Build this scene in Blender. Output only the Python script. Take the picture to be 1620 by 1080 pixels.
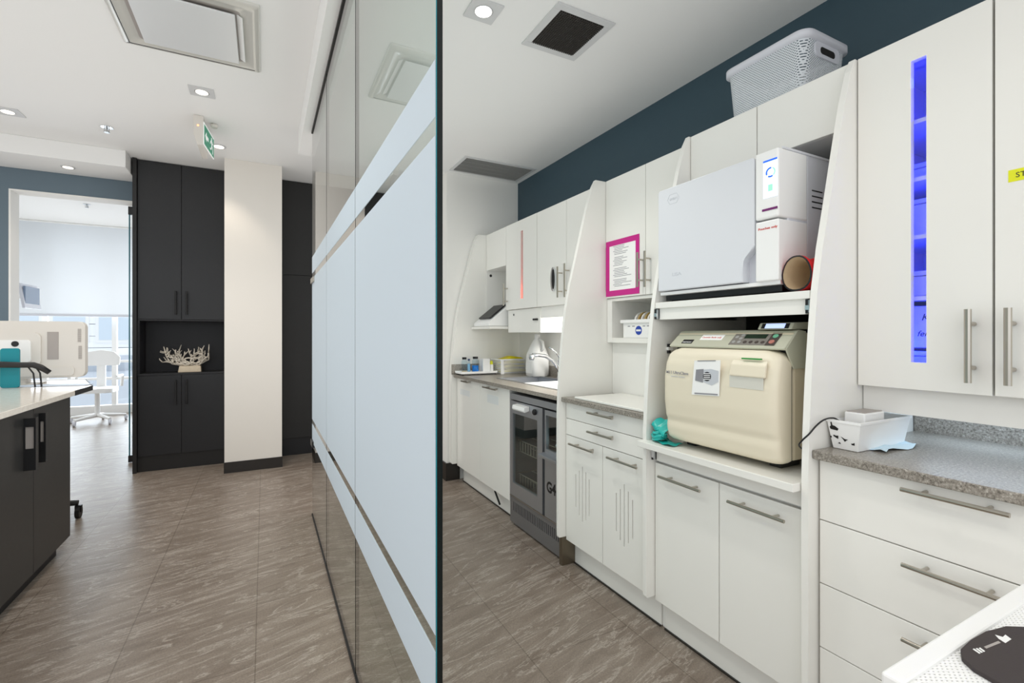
import bpy, bmesh, math, random
from mathutils import Vector, Matrix
random.seed(7)
for o in list(bpy.data.objects): bpy.data.objects.remove(o)
C = bpy.context.scene.collection
S = bpy.context.scene

# ------------------------------------------------------------------ camera
cam = bpy.data.cameras.new('camera'); cam.sensor_width = 36.0; cam.lens = 751 / 1620 * 36
cam.shift_y = -11 / 1620; cam.clip_start = 0.02
co = bpy.data.objects.new('camera', cam); C.objects.link(co)
co.location = (0, 0, 1.25); co.rotation_euler = (math.pi / 2, 0, -math.atan(392 / 751))
S.camera = co

# ------------------------------------------------------------------ view, world, lights
S.view_settings.view_transform = 'Standard'; S.view_settings.look = 'None'
S.view_settings.gamma = 1.0; S.view_settings.use_curve_mapping = False
S.view_settings.exposure = -0.02
try:
    S.cycles.use_denoising = True; S.cycles.max_bounces = 10; S.cycles.diffuse_bounces = 6
    S.cycles.transparent_max_bounces = 16; S.cycles.sample_clamp_indirect = 4.0
    S.cycles.use_fast_gi = True; S.cycles.fast_gi_method = 'ADD'; S.cycles.ao_bounces = 2; S.cycles.ao_bounces_render = 2
    S.cycles.caustics_reflective = False; S.cycles.caustics_refractive = False
except Exception: pass
W = bpy.data.worlds.new('sky'); S.world = W; W.use_nodes = True
bg = W.node_tree.nodes['Background']; bg.inputs[0].default_value = (0.86, 0.93, 1.0, 1); bg.inputs[1].default_value = 1.0
W.light_settings.ao_factor = .46; W.light_settings.distance = 1.2

def area(name, loc, rot, sx, sy, power, col=(1, 1, 1), spread=math.pi):
    l = bpy.data.lights.new(name, 'AREA'); l.shape = 'RECTANGLE'; l.size = sx; l.size_y = sy
    l.energy = power; l.color = col; l.spread = spread
    o = bpy.data.objects.new(name, l); C.objects.link(o); o.location = loc; o.rotation_euler = rot
    return o
def spot(name, loc, power, col=(1, .93, .84), ang=110, blend=.55, rot=(0, 0, 0), r=.045):
    l = bpy.data.lights.new(name, 'SPOT'); l.energy = power; l.color = col
    l.spot_size = math.radians(ang); l.spot_blend = blend; l.shadow_soft_size = r
    o = bpy.data.objects.new(name, l); C.objects.link(o); o.location = loc; o.rotation_euler = rot
    return o
# daylight entering by the big window of the far room; added unseen fill lamps behind the camera
area('daylight_far_window', (-1.6, 9.95, 1.5), (math.radians(-90), 0, 0), 3.4, 2.6, 130, (.82, .91, 1.0))
area('fill_behind_left', (-1.6, -2.6, 1.9), (math.radians(80), 0, 0), 3.6, 1.7, 18, (.95, .97, 1.0))
area('fill_behind_right', (.95, -2.6, 1.7), (math.radians(82), 0, math.radians(-8)), 1.6, 1.8, 2.5, (1, .985, .96))

# ------------------------------------------------------------------ materials
MATS = {}
def mat(name, col, rough=.5, metal=0, bump=None, coat=0, emit=None, es=0, spec=.5, var=0, vscale=20, trans=0):
    m = bpy.data.materials.new(name); m.use_nodes = True; nt = m.node_tree; b = nt.nodes['Principled BSDF']
    b.inputs['Base Color'].default_value = (*col, 1); b.inputs['Roughness'].default_value = rough
    b.inputs['Metallic'].default_value = metal; b.inputs['Specular IOR Level'].default_value = spec
    b.inputs['Coat Weight'].default_value = coat; b.inputs['Coat Roughness'].default_value = .08
    if trans: b.inputs['Transmission Weight'].default_value = trans
    if emit: b.inputs['Emission Color'].default_value = (*emit, 1); b.inputs['Emission Strength'].default_value = es
    if bump or var:
        tc = nt.nodes.new('ShaderNodeTexCoord'); n = nt.nodes.new('ShaderNodeTexNoise')
        n.inputs['Scale'].default_value = bump[0] if bump else vscale; n.inputs['Detail'].default_value = 4
        nt.links.new(tc.outputs['Object'], n.inputs['Vector'])
        if bump:
            bp = nt.nodes.new('ShaderNodeBump'); bp.inputs['Strength'].default_value = bump[1]; bp.inputs['Distance'].default_value = .002
            nt.links.new(n.outputs['Fac'], bp.inputs['Height']); nt.links.new(bp.outputs['Normal'], b.inputs['Normal'])
        if var:
            mx = nt.nodes.new('ShaderNodeMix'); mx.data_type = 'RGBA'
            mx.inputs['A'].default_value = (*[c * (1 - var) for c in col], 1); mx.inputs['B'].default_value = (*[min(1, c * (1 + var)) for c in col], 1)
            nt.links.new(n.outputs['Fac'], mx.inputs['Factor']); nt.links.new(mx.outputs['Result'], b.inputs['Base Color'])
    MATS[name] = m
    return m
def ramp(nt, stops):
    r = nt.nodes.new('ShaderNodeValToRGB'); e = r.color_ramp.elements
    while len(e) < len(stops): e.new(.5)
    for i, (p, c) in enumerate(stops): e[i].position = p; e[i].color = (*c, 1)
    return r
def stone(name, stops, scale, rough=.3):
    m = mat(name, (.4, .4, .4), rough); nt = m.node_tree; b = nt.nodes['Principled BSDF']
    tc = nt.nodes.new('ShaderNodeTexCoord'); n = nt.nodes.new('ShaderNodeTexNoise'); n.inputs['Scale'].default_value = scale
    n.inputs['Detail'].default_value = 8; n.inputs['Roughness'].default_value = .75
    nt.links.new(tc.outputs['Object'], n.inputs['Vector']); r = ramp(nt, stops)
    nt.links.new(n.outputs['Fac'], r.inputs['Fac']); nt.links.new(r.outputs['Color'], b.inputs['Base Color'])
    return m
white_lam = mat('white_laminate', (.79, .78, .74), .22, coat=.15)
white_mat = mat('white_melamine', (.78, .77, .74), .4)
wallw = mat('white_paint', (.78, .77, .74), .7, bump=(180, .05))
ceilm = mat('ceiling_paint', (.80, .80, .79), .8, bump=(150, .04))
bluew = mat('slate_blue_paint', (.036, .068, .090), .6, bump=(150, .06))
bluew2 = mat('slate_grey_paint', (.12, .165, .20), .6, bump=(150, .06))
colm = mat('cream_panel', (.72, .69, .64), .35, bump=(60, .02))
dark = mat('charcoal_laminate', (.014, .0142, .0158), .42, var=.15, vscale=60)
dark2 = mat('charcoal_laminate_matt', (.014, .0135, .0135), .5, var=.12, vscale=60)
darkn = mat('black_niche_laminate', (.010, .010, .012), .5)
isl = mat('dark_oak_laminate', (.030, .029, .028), .45, var=.2, vscale=50)
basebd = mat('black_vinyl_base', (.018, .015, .013), .35)
steel = mat('brushed_nickel', (.52, .48, .42), .3, metal=1)
chrome = mat('chrome', (.8, .82, .85), .12, metal=1)
stl2 = mat('stainless_steel', (.52, .54, .58), .36, metal=.9, bump=(300, .03))
stl3 = mat('dark_stainless', (.30, .30, .31), .4, metal=.75)
zinc = mat('zinc', (.6, .62, .64), .3, metal=1)
blk = mat('black_plastic', (.010, .010, .011), .4)
blkm = mat('black_metal', (.012, .012, .013), .35)
beige = mat('beige_plastic', (.72, .655, .52), .38)
beige2 = mat('beige_metal', (.60, .53, .39), .45)
sage = mat('sage_grey_plastic', (.47, .47, .37), .42)
lisaw = mat('cool_white_enamel', (.66, .675, .71), .3)
lisag = mat('light_grey_plastic', (.62, .63, .68), .4)
plast = mat('white_plastic', (.82, .82, .81), .35)
monw = mat('ivory_plastic', (.66, .63, .585), .4)
mong = mat('grey_vent', (.36, .33, .31), .6)
teal = mat('teal_plastic', (.0, .22, .27), .4)
tealb = mat('teal_film', (.02, .42, .38), .2, coat=.3)
magenta = mat('magenta_tape', (.52, .01, .22), .4)
paper = mat('paper', (.84, .84, .83), .7)
ink = mat('grey_ink', (.25, .25, .27), .7)
inkb = mat('black_ink', (.02, .02, .025), .6)
inkl = mat('pale_grey_print', (.52, .54, .58), .6)
inkr = mat('red_ink', (.55, .04, .03), .6)
red = mat('red_cloth', (.62, .012, .015), .75, bump=(120, .2))
lining = mat('tan_lining', (.55, .42, .27), .85, bump=(200, .3))
green = mat('green_plastic', (.05, .28, .06), .4)
greens = mat('exit_green', (.0, .22, .12), .4, emit=(.0, .25, .13), es=.25)
whites = mat('exit_white', (.85, .88, .86), .5, emit=(1, 1, 1), es=.25)
yellow = mat('yellow_packet', (.72, .62, .0), .5)
ylw = mat('yellow_tape', (.72, .74, .02), .5)
bluel = mat('blue_liquid', (.0, .16, .55), .15)
bluec = mat('pale_blue_cloth', (.56, .70, .77), .8)
blue = mat('blue_sticker', (.01, .05, .35), .5)
coralm = mat('antique_silver', (.62, .57, .49), .45, metal=.25, bump=(90, .4))
woodc = mat('pale_travertine', (.62, .53, .40), .6, var=.18, vscale=30)
purple = mat('purple_bar', (.16, .02, .14), .35)
lcdg = mat('lcd_green_black', (.012, .028, .016), .2)
panelg = mat('grey_keypad', (.19, .175, .155), .45)
panelb = mat('dark_brown_keypad', (.055, .04, .035), .45)
pinkb = mat('salmon_button', (.42, .16, .13), .45)
greenb = mat('mint_button', (.14, .42, .26), .45)
gold = mat('gold_rim', (.60, .42, .16), .35, metal=.5)
pad = mat('charcoal_rubber', (.045, .036, .036), .75, bump=(400, .3))
bldg = mat('pale_siding', (.86, .87, .89), .7)
street = mat('asphalt', (.50, .54, .60), .9)
winb = mat('sky_blue_pane', (.60, .68, .76), .3)
grille = mat('grey_grille', (.33, .33, .32), .5)
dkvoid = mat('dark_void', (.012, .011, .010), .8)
edge = mat('dark_teal_glass_edge', (.0012, .005, .0055), .2)
edget = mat('teal_glass_edge', (.01, .20, .24), .2, emit=(0, .3, .36), es=0)
lamp = mat('lamp_glow', (1, 1, 1), .5, emit=(1, .90, .74), es=1.6)
lampc = mat('lamp_glow_neutral', (1, 1, 1), .5, emit=(1, .97, .92), es=1.8)
uvm = mat('uv_tube_glow', (.1, .1, 1), .5, emit=(.05, .05, 1.0), es=8)
redtube = mat('red_tube_glow', (1, .1, .05), .5, emit=(1, .03, .015), es=1.6)
scr = mat('screen_glow', (.7, .78, 1), .3, emit=(.66, .74, 1.0), es=.75)
scr2 = mat('lcd_blue_glow', (.5, .6, 1), .3, emit=(.45, .55, 1.0), es=.9)
scrb = mat('screen_blue', (.02, .1, .6), .3, emit=(.02, .14, .75), es=.7)
scrg = mat('screen_green', (.3, .8, .5), .3, emit=(.25, .75, .45), es=.6)
led = mat('amber_led', (1, .4, .2), .4, emit=(1, .3, .12), es=3)
blindm = mat('roller_fabric', (.82, .83, .84), .8)
nt = blindm.node_tree; tr = nt.nodes.new('ShaderNodeBsdfTranslucent'); tr.inputs[0].default_value = (.64, .65, .66, 1)
mx = nt.nodes.new('ShaderNodeMixShader'); mx.inputs[0].default_value = .4
nt.links.new(nt.nodes['Principled BSDF'].outputs[0], mx.inputs[1]); nt.links.new(tr.outputs[0], mx.inputs[2])
nt.links.new(mx.outputs[0], nt.nodes['Material Output'].inputs[0])
# speckled worktops
granite = stone('speckled_grey_laminate', [(.36, (.08, .07, .058)), (.47, (.225, .20, .172)), (.56, (.30, .275, .24)), (.66, (.52, .49, .44))], 170, .32)
quartz = stone('pale_quartz', [(.3, (.66, .60, .53)), (.6, (.76, .71, .64)), (.8, (.82, .78, .72))], 60, .12)
# frosted film
film = bpy.data.materials.new('frosted_film'); film.use_nodes = True; nt = film.node_tree; b = nt.nodes['Principled BSDF']
b.inputs['Base Color'].default_value = (.60, .665, .72, 1); b.inputs['Roughness'].default_value = .65
tr = nt.nodes.new('ShaderNodeBsdfTranslucent'); tr.inputs[0].default_value = (.70, .77, .83, 1)
mx = nt.nodes.new('ShaderNodeMixShader'); mx.inputs[0].default_value = .45
nt.links.new(b.outputs[0], mx.inputs[1]); nt.links.new(tr.outputs[0], mx.inputs[2]); nt.links.new(mx.outputs[0], nt.nodes['Material Output'].inputs[0])
# clear glass
def glassmat(name, tint, ior=1.5, refl=1.5):     # front faces mirror by Fresnel, back faces only let light through
    m = bpy.data.materials.new(name); m.use_nodes = True; nt = m.node_tree
    t = nt.nodes.new('ShaderNodeBsdfTransparent'); t.inputs[0].default_value = (*tint, 1)
    g = nt.nodes.new('ShaderNodeBsdfGlossy'); g.inputs['Roughness'].default_value = .01
    f = nt.nodes.new('ShaderNodeFresnel'); f.inputs[0].default_value = ior; x = nt.nodes.new('ShaderNodeMixShader')
    ge = nt.nodes.new('ShaderNodeNewGeometry'); iv = nt.nodes.new('ShaderNodeMath'); iv.operation = 'SUBTRACT'; iv.inputs[0].default_value = refl
    sc = nt.nodes.new('ShaderNodeMath'); sc.operation = 'MULTIPLY'; sc.inputs[1].default_value = refl; nt.links.new(ge.outputs['Backfacing'], sc.inputs[0]); nt.links.new(sc.outputs[0], iv.inputs[1])
    ml = nt.nodes.new('ShaderNodeMath'); ml.operation = 'MULTIPLY'; ml.use_clamp = True; nt.links.new(f.outputs[0], ml.inputs[0]); nt.links.new(iv.outputs[0], ml.inputs[1])
    nt.links.new(ml.outputs[0], x.inputs[0]); nt.links.new(t.outputs[0], x.inputs[1]); nt.links.new(g.outputs[0], x.inputs[2])
    nt.links.new(x.outputs[0], nt.nodes['Material Output'].inputs[0]); return m
glass = glassmat('clear_glass', (.90, .95, .93))
pane = glassmat('window_glass', (.97, .98, .98))
bottle = glassmat('bottle_plastic', (.86, .92, .95), 1.35)
# floor: large vinyl tiles with fine diagonal veins
floorm = mat('stone_look_vinyl', (.2, .17, .14), .36); nt = floorm.node_tree; b = nt.nodes['Principled BSDF']
tc = nt.nodes.new('ShaderNodeTexCoord'); mp = nt.nodes.new('ShaderNodeMapping'); mp.inputs['Rotation'].default_value = (0, 0, math.radians(-15))
nt.links.new(tc.outputs['Object'], mp.inputs['Vector'])
mp2 = nt.nodes.new('ShaderNodeMapping'); mp2.inputs['Scale'].default_value = (1.5, 8, 1); nt.links.new(mp.outputs[0], mp2.inputs['Vector'])
n1 = nt.nodes.new('ShaderNodeTexNoise'); n1.inputs['Scale'].default_value = 1.9; n1.inputs['Detail'].default_value = 10; n1.inputs['Roughness'].default_value = .72; n1.inputs['Distortion'].default_value = .5
nt.links.new(mp2.outputs[0], n1.inputs['Vector'])
r0 = ramp(nt, [(.30, (.145, .112, .087)), (.48, (.20, .161, .129)), (.68, (.265, .222, .183))]); nt.links.new(n1.outputs['Fac'], r0.inputs['Fac'])
nv = nt.nodes.new('ShaderNodeTexNoise'); nv.inputs['Scale'].default_value = 2.3; nv.inputs['Detail'].default_value = 6; nv.inputs['Roughness'].default_value = .62; nv.inputs['Distortion'].default_value = .8
mpv = nt.nodes.new('ShaderNodeMapping'); mpv.inputs['Scale'].default_value = (1.0, 5.5, 1); mpv.inputs['Location'].default_value = (3.1, 1.7, 0); nt.links.new(mp.outputs[0], mpv.inputs['Vector']); nt.links.new(mpv.outputs[0], nv.inputs['Vector'])
rv = ramp(nt, [(.478, (0, 0, 0)), (.498, (.6, .6, .6)), (.502, (.6, .6, .6)), (.522, (0, 0, 0))]); nt.links.new(nv.outputs['Fac'], rv.inputs['Fac'])
r1n = nt.nodes.new('ShaderNodeMix'); r1n.data_type = 'RGBA'; nt.links.new(rv.outputs['Color'], r1n.inputs['Factor']); nt.links.new(r0.outputs['Color'], r1n.inputs['A']); r1n.inputs['B'].default_value = (.42, .375, .325, 1)
n2 = nt.nodes.new('ShaderNodeTexNoise'); n2.inputs['Scale'].default_value = 160; n2.inputs['Detail'].default_value = 3; nt.links.new(tc.outputs['Object'], n2.inputs['Vector'])
ov = nt.nodes.new('ShaderNodeMix'); ov.data_type = 'RGBA'; ov.blend_type = 'OVERLAY'; ov.inputs['Factor'].default_value = .45
nt.links.new(r1n.outputs['Result'], ov.inputs['A']); nt.links.new(n2.outputs['Fac'], ov.inputs['B'])
br = nt.nodes.new('ShaderNodeTexBrick'); br.offset = .5; br.inputs['Color1'].default_value = (1, 1, 1, 1); br.inputs['Color2'].default_value = (.94, .94, .94, 1); br.inputs['Mortar'].default_value = (.62, .6, .58, 1)
br.inputs['Scale'].default_value = 1; br.inputs['Mortar Size'].default_value = .0022; br.inputs['Brick Width'].default_value = .92; br.inputs['Row Height'].default_value = .47
mp3 = nt.nodes.new('ShaderNodeMapping'); mp3.inputs['Rotation'].default_value = (0, 0, math.radians(90)); mp3.inputs['Location'].default_value = (.2, .03, 0); nt.links.new(tc.outputs['Object'], mp3.inputs['Vector']); nt.links.new(mp3.outputs[0], br.inputs['Vector'])
mu = nt.nodes.new('ShaderNodeMix'); mu.data_type = 'RGBA'; mu.blend_type = 'MULTIPLY'; mu.inputs['Factor'].default_value = 1
nt.links.new(ov.outputs['Result'], mu.inputs['A']); nt.links.new(br.outputs['Color'], mu.inputs['B']); nt.links.new(mu.outputs['Result'], b.inputs['Base Color'])
bp = nt.nodes.new('ShaderNodeBump'); bp.inputs['Strength'].default_value = .12; bp.inputs['Distance'].default_value = .002; nt.links.new(n1.outputs['Fac'], bp.inputs['Height']); nt.links.new(bp.outputs['Normal'], b.inputs['Normal'])
# perforated plastic: round holes cut on a square grid
def perforated(name, col, pitch, hole, axes, lattice=False):
    m = mat(name, col, .45); nt = m.node_tree; tc = nt.nodes.new('ShaderNodeTexCoord'); sp = nt.nodes.new('ShaderNodeSeparateXYZ'); nt.links.new(tc.outputs['Object'], sp.inputs[0])
    def M(op, a, bb=None):
        n = nt.nodes.new('ShaderNodeMath'); n.operation = op
        for i, v in enumerate((a, bb)):
            if v is None: continue
            if isinstance(v, (int, float)): n.inputs[i].default_value = v
            else: nt.links.new(v, n.inputs[i])
        return n.outputs[0]
    s = M('ADD', sp.outputs['X'], sp.outputs['Y']) if axes == 'side' else sp.outputs['X']
    t = sp.outputs['Z'] if axes == 'side' else sp.outputs['Y']
    a = M('SINE', M('MULTIPLY', s, 2 * math.pi / pitch)); c = M('SINE', M('MULTIPLY', t, 2 * math.pi / pitch))
    k = M('MULTIPLY', M('GREATER_THAN', M('ABSOLUTE', a), hole), M('GREATER_THAN', M('ABSOLUTE', c), hole)) if lattice else M('GREATER_THAN', M('MULTIPLY', a, c), hole)
    x = nt.nodes.new('ShaderNodeMixShader'); t2 = nt.nodes.new('ShaderNodeBsdfTransparent')
    nt.links.new(k, x.inputs[0]); nt.links.new(nt.nodes['Principled BSDF'].outputs[0], x.inputs[1]); nt.links.new(t2.outputs[0], x.inputs[2]); nt.links.new(x.outputs[0], nt.nodes['Material Output'].inputs[0])
    return m
bronze = mat('bronze_metal', (.20, .165, .12), .35, metal=.8)
perf = perforated('perforated_grey_plastic', (.60, .63, .66), .010, .42, 'side')
perf2 = perforated('perforated_white_plastic', (.82, .82, .80), .030, .55, 'side', True)

# ------------------------------------------------------------------ mesh helpers
class MB:
    def __init__(s): s.bm = bmesh.new()
    def _add(s, pts, faces, bev=0, seg=2):
        vs = [s.bm.verts.new(p) for p in pts]; fs = [s.bm.faces.new([vs[i] for i in f]) for f in faces]
        if bev > 0:
            es = list({e for f in fs for e in f.edges})
            bmesh.ops.bevel(s.bm, geom=es, offset=bev, segments=seg, affect='EDGES', profile=.5)
        return s
    def box(s, x0, x1, y0, y1, z0, z1, bev=0, seg=2, M=None):
        x0, x1 = sorted((x0, x1)); y0, y1 = sorted((y0, y1)); z0, z1 = sorted((z0, z1))
        p = [Vector(q) for q in ((x0, y0, z0), (x1, y0, z0), (x1, y1, z0), (x0, y1, z0), (x0, y0, z1), (x1, y0, z1), (x1, y1, z1), (x0, y1, z1))]
        if M is not None: p = [M @ q for q in p]
        return s._add(p, [(0, 3, 2, 1), (4, 5, 6, 7), (0, 1, 5, 4), (1, 2, 6, 5), (2, 3, 7, 6), (3, 0, 4, 7)], bev, seg)
    def prism(s, poly, a0, a1, axis, bev=0, seg=2, M=None):
        """poly in the plane normal to axis: x->(y,z), y->(x,z), z->(x,y)"""
        def P(u, v, a):
            q = Vector({'x': (a, u, v), 'y': (u, a, v), 'z': (u, v, a)}[axis]); return M @ q if M is not None else q
        n = len(poly); pts = [P(u, v, a0) for u, v in poly] + [P(u, v, a1) for u, v in poly]
        return s._add(pts, [tuple(range(n))[::-1], tuple(range(n, 2 * n))] + [(i, (i + 1) % n, n + (i + 1) % n, n + i) for i in range(n)], bev, seg)
    def tube(s, pts, r, seg=8, cap=True):
        pts = [Vector(p) for p in pts]; rs = r if isinstance(r, (list, tuple)) else [r] * len(pts); rings = []
        t0 = (pts[1] - pts[0]).normalized(); up = Vector((0, 0, 1)) if abs(t0.z) < .9 else Vector((1, 0, 0)); nrm = t0.cross(up).normalized()
        for i, p in enumerate(pts):
            t = (pts[min(i + 1, len(pts) - 1)] - pts[max(i - 1, 0)]).normalized()
            nrm = (nrm - t * nrm.dot(t)).normalized(); bn = t.cross(nrm)
            rings.append([s.bm.verts.new(p + (nrm * math.cos(2 * math.pi * k / seg) + bn * math.sin(2 * math.pi * k / seg)) * rs[i]) for k in range(seg)])
        for a, b2 in zip(rings, rings[1:]):
            for k in range(seg): s.bm.faces.new((a[k], a[(k + 1) % seg], b2[(k + 1) % seg], b2[k]))
        if cap: s.bm.faces.new(rings[0][::-1]); s.bm.faces.new(rings[-1])
        return s
    def lathe(s, prof, c, seg=20, M=None, cap=True):
        rings = []
        for r, z in prof:
            ring = []
            for k in range(seg):
                q = Vector((r * math.cos(2 * math.pi * k / seg), r * math.sin(2 * math.pi * k / seg), z))
                q = (M @ q) if M is not None else q + Vector(c)
                ring.append(s.bm.verts.new(q))
            rings.append(ring)
        for a, b2 in zip(rings, rings[1:]):
            for k in range(seg): s.bm.faces.new((a[k], a[(k + 1) % seg], b2[(k + 1) % seg], b2[k]))
        if cap: s.bm.faces.new(rings[0][::-1]); s.bm.faces.new(rings[-1])
        return s
    def grid(s, rows, flip=False):
        vs = [[s.bm.verts.new(p) for p in r] for r in rows]
        for a, b2 in zip(vs, vs[1:]):
            for k in range(len(a) - 1):
                f = (a[k], a[k + 1], b2[k + 1], b2[k]); s.bm.faces.new(f[::-1] if flip else f)
        return s
def base_of(p):
    while p.parent: p = p.parent
    return p
def part(name, mb, m, parent=None, local=False, label=None, smooth=False):
    me = bpy.data.meshes.new(name)
    bmesh.ops.recalc_face_normals(mb.bm, faces=mb.bm.faces)
    if parent is not None and not local:
        bmesh.ops.translate(mb.bm, vec=-base_of(parent).location, verts=mb.bm.verts)
    if smooth:
        for f in mb.bm.faces: f.smooth = True
    mb.bm.to_mesh(me); mb.bm.free(); me.materials.append(m)
    o = bpy.data.objects.new(name, me); C.objects.link(o)
    if parent is not None: o.parent = parent
    if label: o['label'] = label
    return o
def thing(name, label, cat, loc=(0, 0, 0), group=None):
    o = bpy.data.objects.new(name, None); C.objects.link(o); o.location = loc; o.empty_display_size = .05
    o['label'] = label; o['category'] = cat
    if group: o['group'] = group
    return o
def tag(o, label, cat, group=None):
    o['label'] = label; o['category'] = cat
    if group: o['group'] = group
    return o
def struct(name, mb, m, **k):
    o = part(name, mb, m, **k); o['kind'] = 'structure'; return o
def frame(o, x, y):
    """4x4 with local x,y along the given vectors and origin o"""
    x = Vector(x).normalized(); y = Vector(y).normalized(); z = x.cross(y)
    M = Matrix((x, y, z)).transposed().to_4x4(); M.translation = Vector(o); return M
def west(y, z, x): return frame((x, y, z), (0, -1, 0), (0, 0, 1))      # a face looking towards -X, read from the aisle
def text(s, size, M, m, parent, name='lettering', depth=.0004, bold=0, align='LEFT', width=None, shear=0):
    cu = bpy.data.curves.new(name, 'FONT'); cu.body = s; cu.size = size; cu.extrude = depth; cu.align_x = align; cu.offset = bold; cu.resolution_u = 3; cu.shear = shear
    t = bpy.data.objects.new('tmp', cu); C.objects.link(t); bpy.context.view_layer.update()
    me = bpy.data.meshes.new_from_object(t); bpy.data.objects.remove(t); bpy.data.curves.remove(cu)
    me.name = name
    if width:
        xs = [v.co.x for v in me.vertices]; k = width / (max(xs) - min(xs))
        for v in me.vertices: v.co.x *= k
    for v in me.vertices: v.co = M @ v.co - base_of(parent).location
    me.materials.clear(); me.materials.append(m)
    o = bpy.data.objects.new(name, me); C.objects.link(o); o.parent = parent; return o
def smooth(pts, n=5):
    P = [Vector(p) for p in pts]; P = [P[0]] + P + [P[-1]]; out = []
    for i in range(1, len(P) - 2):
        for k in range(n):
            t = k / n; out.append(.5 * ((2 * P[i]) + (P[i + 1] - P[i - 1]) * t + (2 * P[i - 1] - 5 * P[i] + 4 * P[i + 1] - P[i + 2]) * t * t + (3 * P[i] - P[i - 1] - 3 * P[i + 1] + P[i + 2]) * t ** 3))
    return out + [P[-2]]
def arc(cx, cy, r, a0, a1, n=8): return [(cx + r * math.cos(math.radians(a0 + (a1 - a0) * i / n)), cy + r * math.sin(math.radians(a0 + (a1 - a0) * i / n))) for i in range(n + 1)]
def rrect(x0, x1, y0, y1, r, n=5):
    return arc(x1 - r, y0 + r, r, -90, 0, n) + arc(x1 - r, y1 - r, r, 0, 90, n) + arc(x0 + r, y1 - r, r, 90, 180, n) + arc(x0 + r, y0 + r, r, 180, 270, n)
def bar_handle(parent, p0, p1, out, m=None, r=.0055, posts=.2, name='bar_handle'):
    """bar from p0 to p1, posts reaching back along -out to the door"""
    p0, p1, out = Vector(p0), Vector(p1), Vector(out); mb = MB(); mb.tube([p0, p1], r, 10)
    for k in (posts, 1 - posts):
        q = p0.lerp(p1, k); mb.tube([q, q - out], r * .75, 8)
    return part(name, mb, m or steel, parent, smooth=False)
def panel_x(y0, y1, z0, z1, xf, th, slots=(), bev=.0015):
    """door or drawer front facing -X at xf, with slots (ya,yb,za,zb) cut through"""
    mb = MB(); cuts = sorted(slots); y = y0
    if not cuts: return mb.box(xf, xf + th, y0, y1, z0, z1, bev)
    for (a, b2, c, d) in cuts:
        mb.box(xf, xf + th, y, a, z0, z1); mb.box(xf, xf + th, a, b2, z0, c); mb.box(xf, xf + th, a, b2, d, z1); y = b2
    mb.box(xf, xf + th, y, y1, z0, z1)
    bmesh.ops.remove_doubles(mb.bm, verts=mb.bm.verts, dist=1e-5)
    return mb
OUT = (-.036, 0, 0)

# ================================================================== SETTING
XW = 2.077
struct('floor', MB().box(-4.6, XW + .1, -3, 9.9, -.05, 0), floorm)
struct('ceiling', MB().box(-4.6, XW + .1, -3, 8.9, 2.84, 2.95), ceilm)
struct('ceiling.001', MB().box(.33, XW, -3, 4.0, 2.64, 2.84), ceilm)
struct('trim_1', MB().box(.236, .33, -3, 4.06, 2.657, 2.84, .002), ceilm)                 # soffit lip over the glass
struct('trim_2', MB().box(-4.5, -1.062, 5.18, 5.65, 2.695, 2.84, .004), ceilm)            # drop over the blue wall
struct('trim_3', MB().box(-4.6, XW, 8.88, 8.92, 2.82, 3.2).box(-4.6, XW, 8.9, 9.9, 3.15, 3.2), ceilm)
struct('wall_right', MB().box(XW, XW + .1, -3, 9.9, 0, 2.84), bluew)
struct('wall_end', MB().box(1.385, XW, 3.862, 4.0, 0, 2.64), wallw)
struct('baseboard_end', MB().box(1.373, 1.50, 3.85, 3.862, 0, .15).box(1.373, 1.385, 3.862, 4.01, 0, .15), basebd)
struct('wall_back_blocker', MB().box(.30, XW + .1, -3.1, -3, 0, 2.84), wallw)  # unseen wall added to keep sky light off the right side
struct('wall_left', MB().box(-4.6, -4.5, -3, 9.9, 0, 2.84), wallw)
w = MB().box(-4.5, -1.955, 5.65, 5.8, 0, 2.84).box(-1.955, -.85, 5.65, 5.8, 2.51, 2.84).box(-.85, XW, 5.65, 5.8, 0, 2.84)
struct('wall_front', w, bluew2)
struct('trim_4', MB().box(-1.957, -1.945, 5.645, 5.81, 0, 2.50).box(-1.957, -.85, 5.645, 5.81, 2.50, 2.512), wallw)
struct('wall_column', MB().box(-.318, .149, 4.985, 5.64, 0, 2.84, .002), colm)
struct('baseboard_column', MB().box(-.322, .153, 4.977, 4.985, 0, .098).box(.149, .153, 4.985, 5.40, 0, .098), basebd)
struct('wall_far_left', MB().box(-3.5, -3.35, 5.8, 9.7, 0, 2.84), wallw)
# window of the far room
wf = MB()
wf.box(-3.3, .6, 9.62, 9.74, 0, .13)
for z in (.55, .82): wf.box(-3.3, .6, 9.65, 9.71, z - .018, z + .018)
for x in (-3.3, -2.95, -2.12, -1.3, -.5, .55): wf.box(x - .03, x + .03, 9.64, 9.72, .13, 3.1)
w1 = struct('window_1', wf, plast)
part('pane', MB().box(-3.3, .6, 9.675, 9.685, .13, 3.1), pane, w1)
rb = thing('roller_blind', 'white roller blind drawn halfway down the far window', 'blind', (-1.35, 9.5, 2.95))
part('fabric', MB().box(-3.26, .5, 9.498, 9.502, 1.56, 2.95), blindm, rb)
part('bottom_bar', MB().box(-3.26, .5, 9.488, 9.512, 1.525, 1.562, .004), lisag, rb)
part('roller_tube', MB().tube([(-3.28, 9.5, 2.97), (.52, 9.5, 2.97)], .03, 12), plast, rb)
for x in (-3.0, .45): part('bracket', MB().box(x - .01, x + .01, 9.46, 9.54, 2.93, 3.149), plast, rb)
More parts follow.
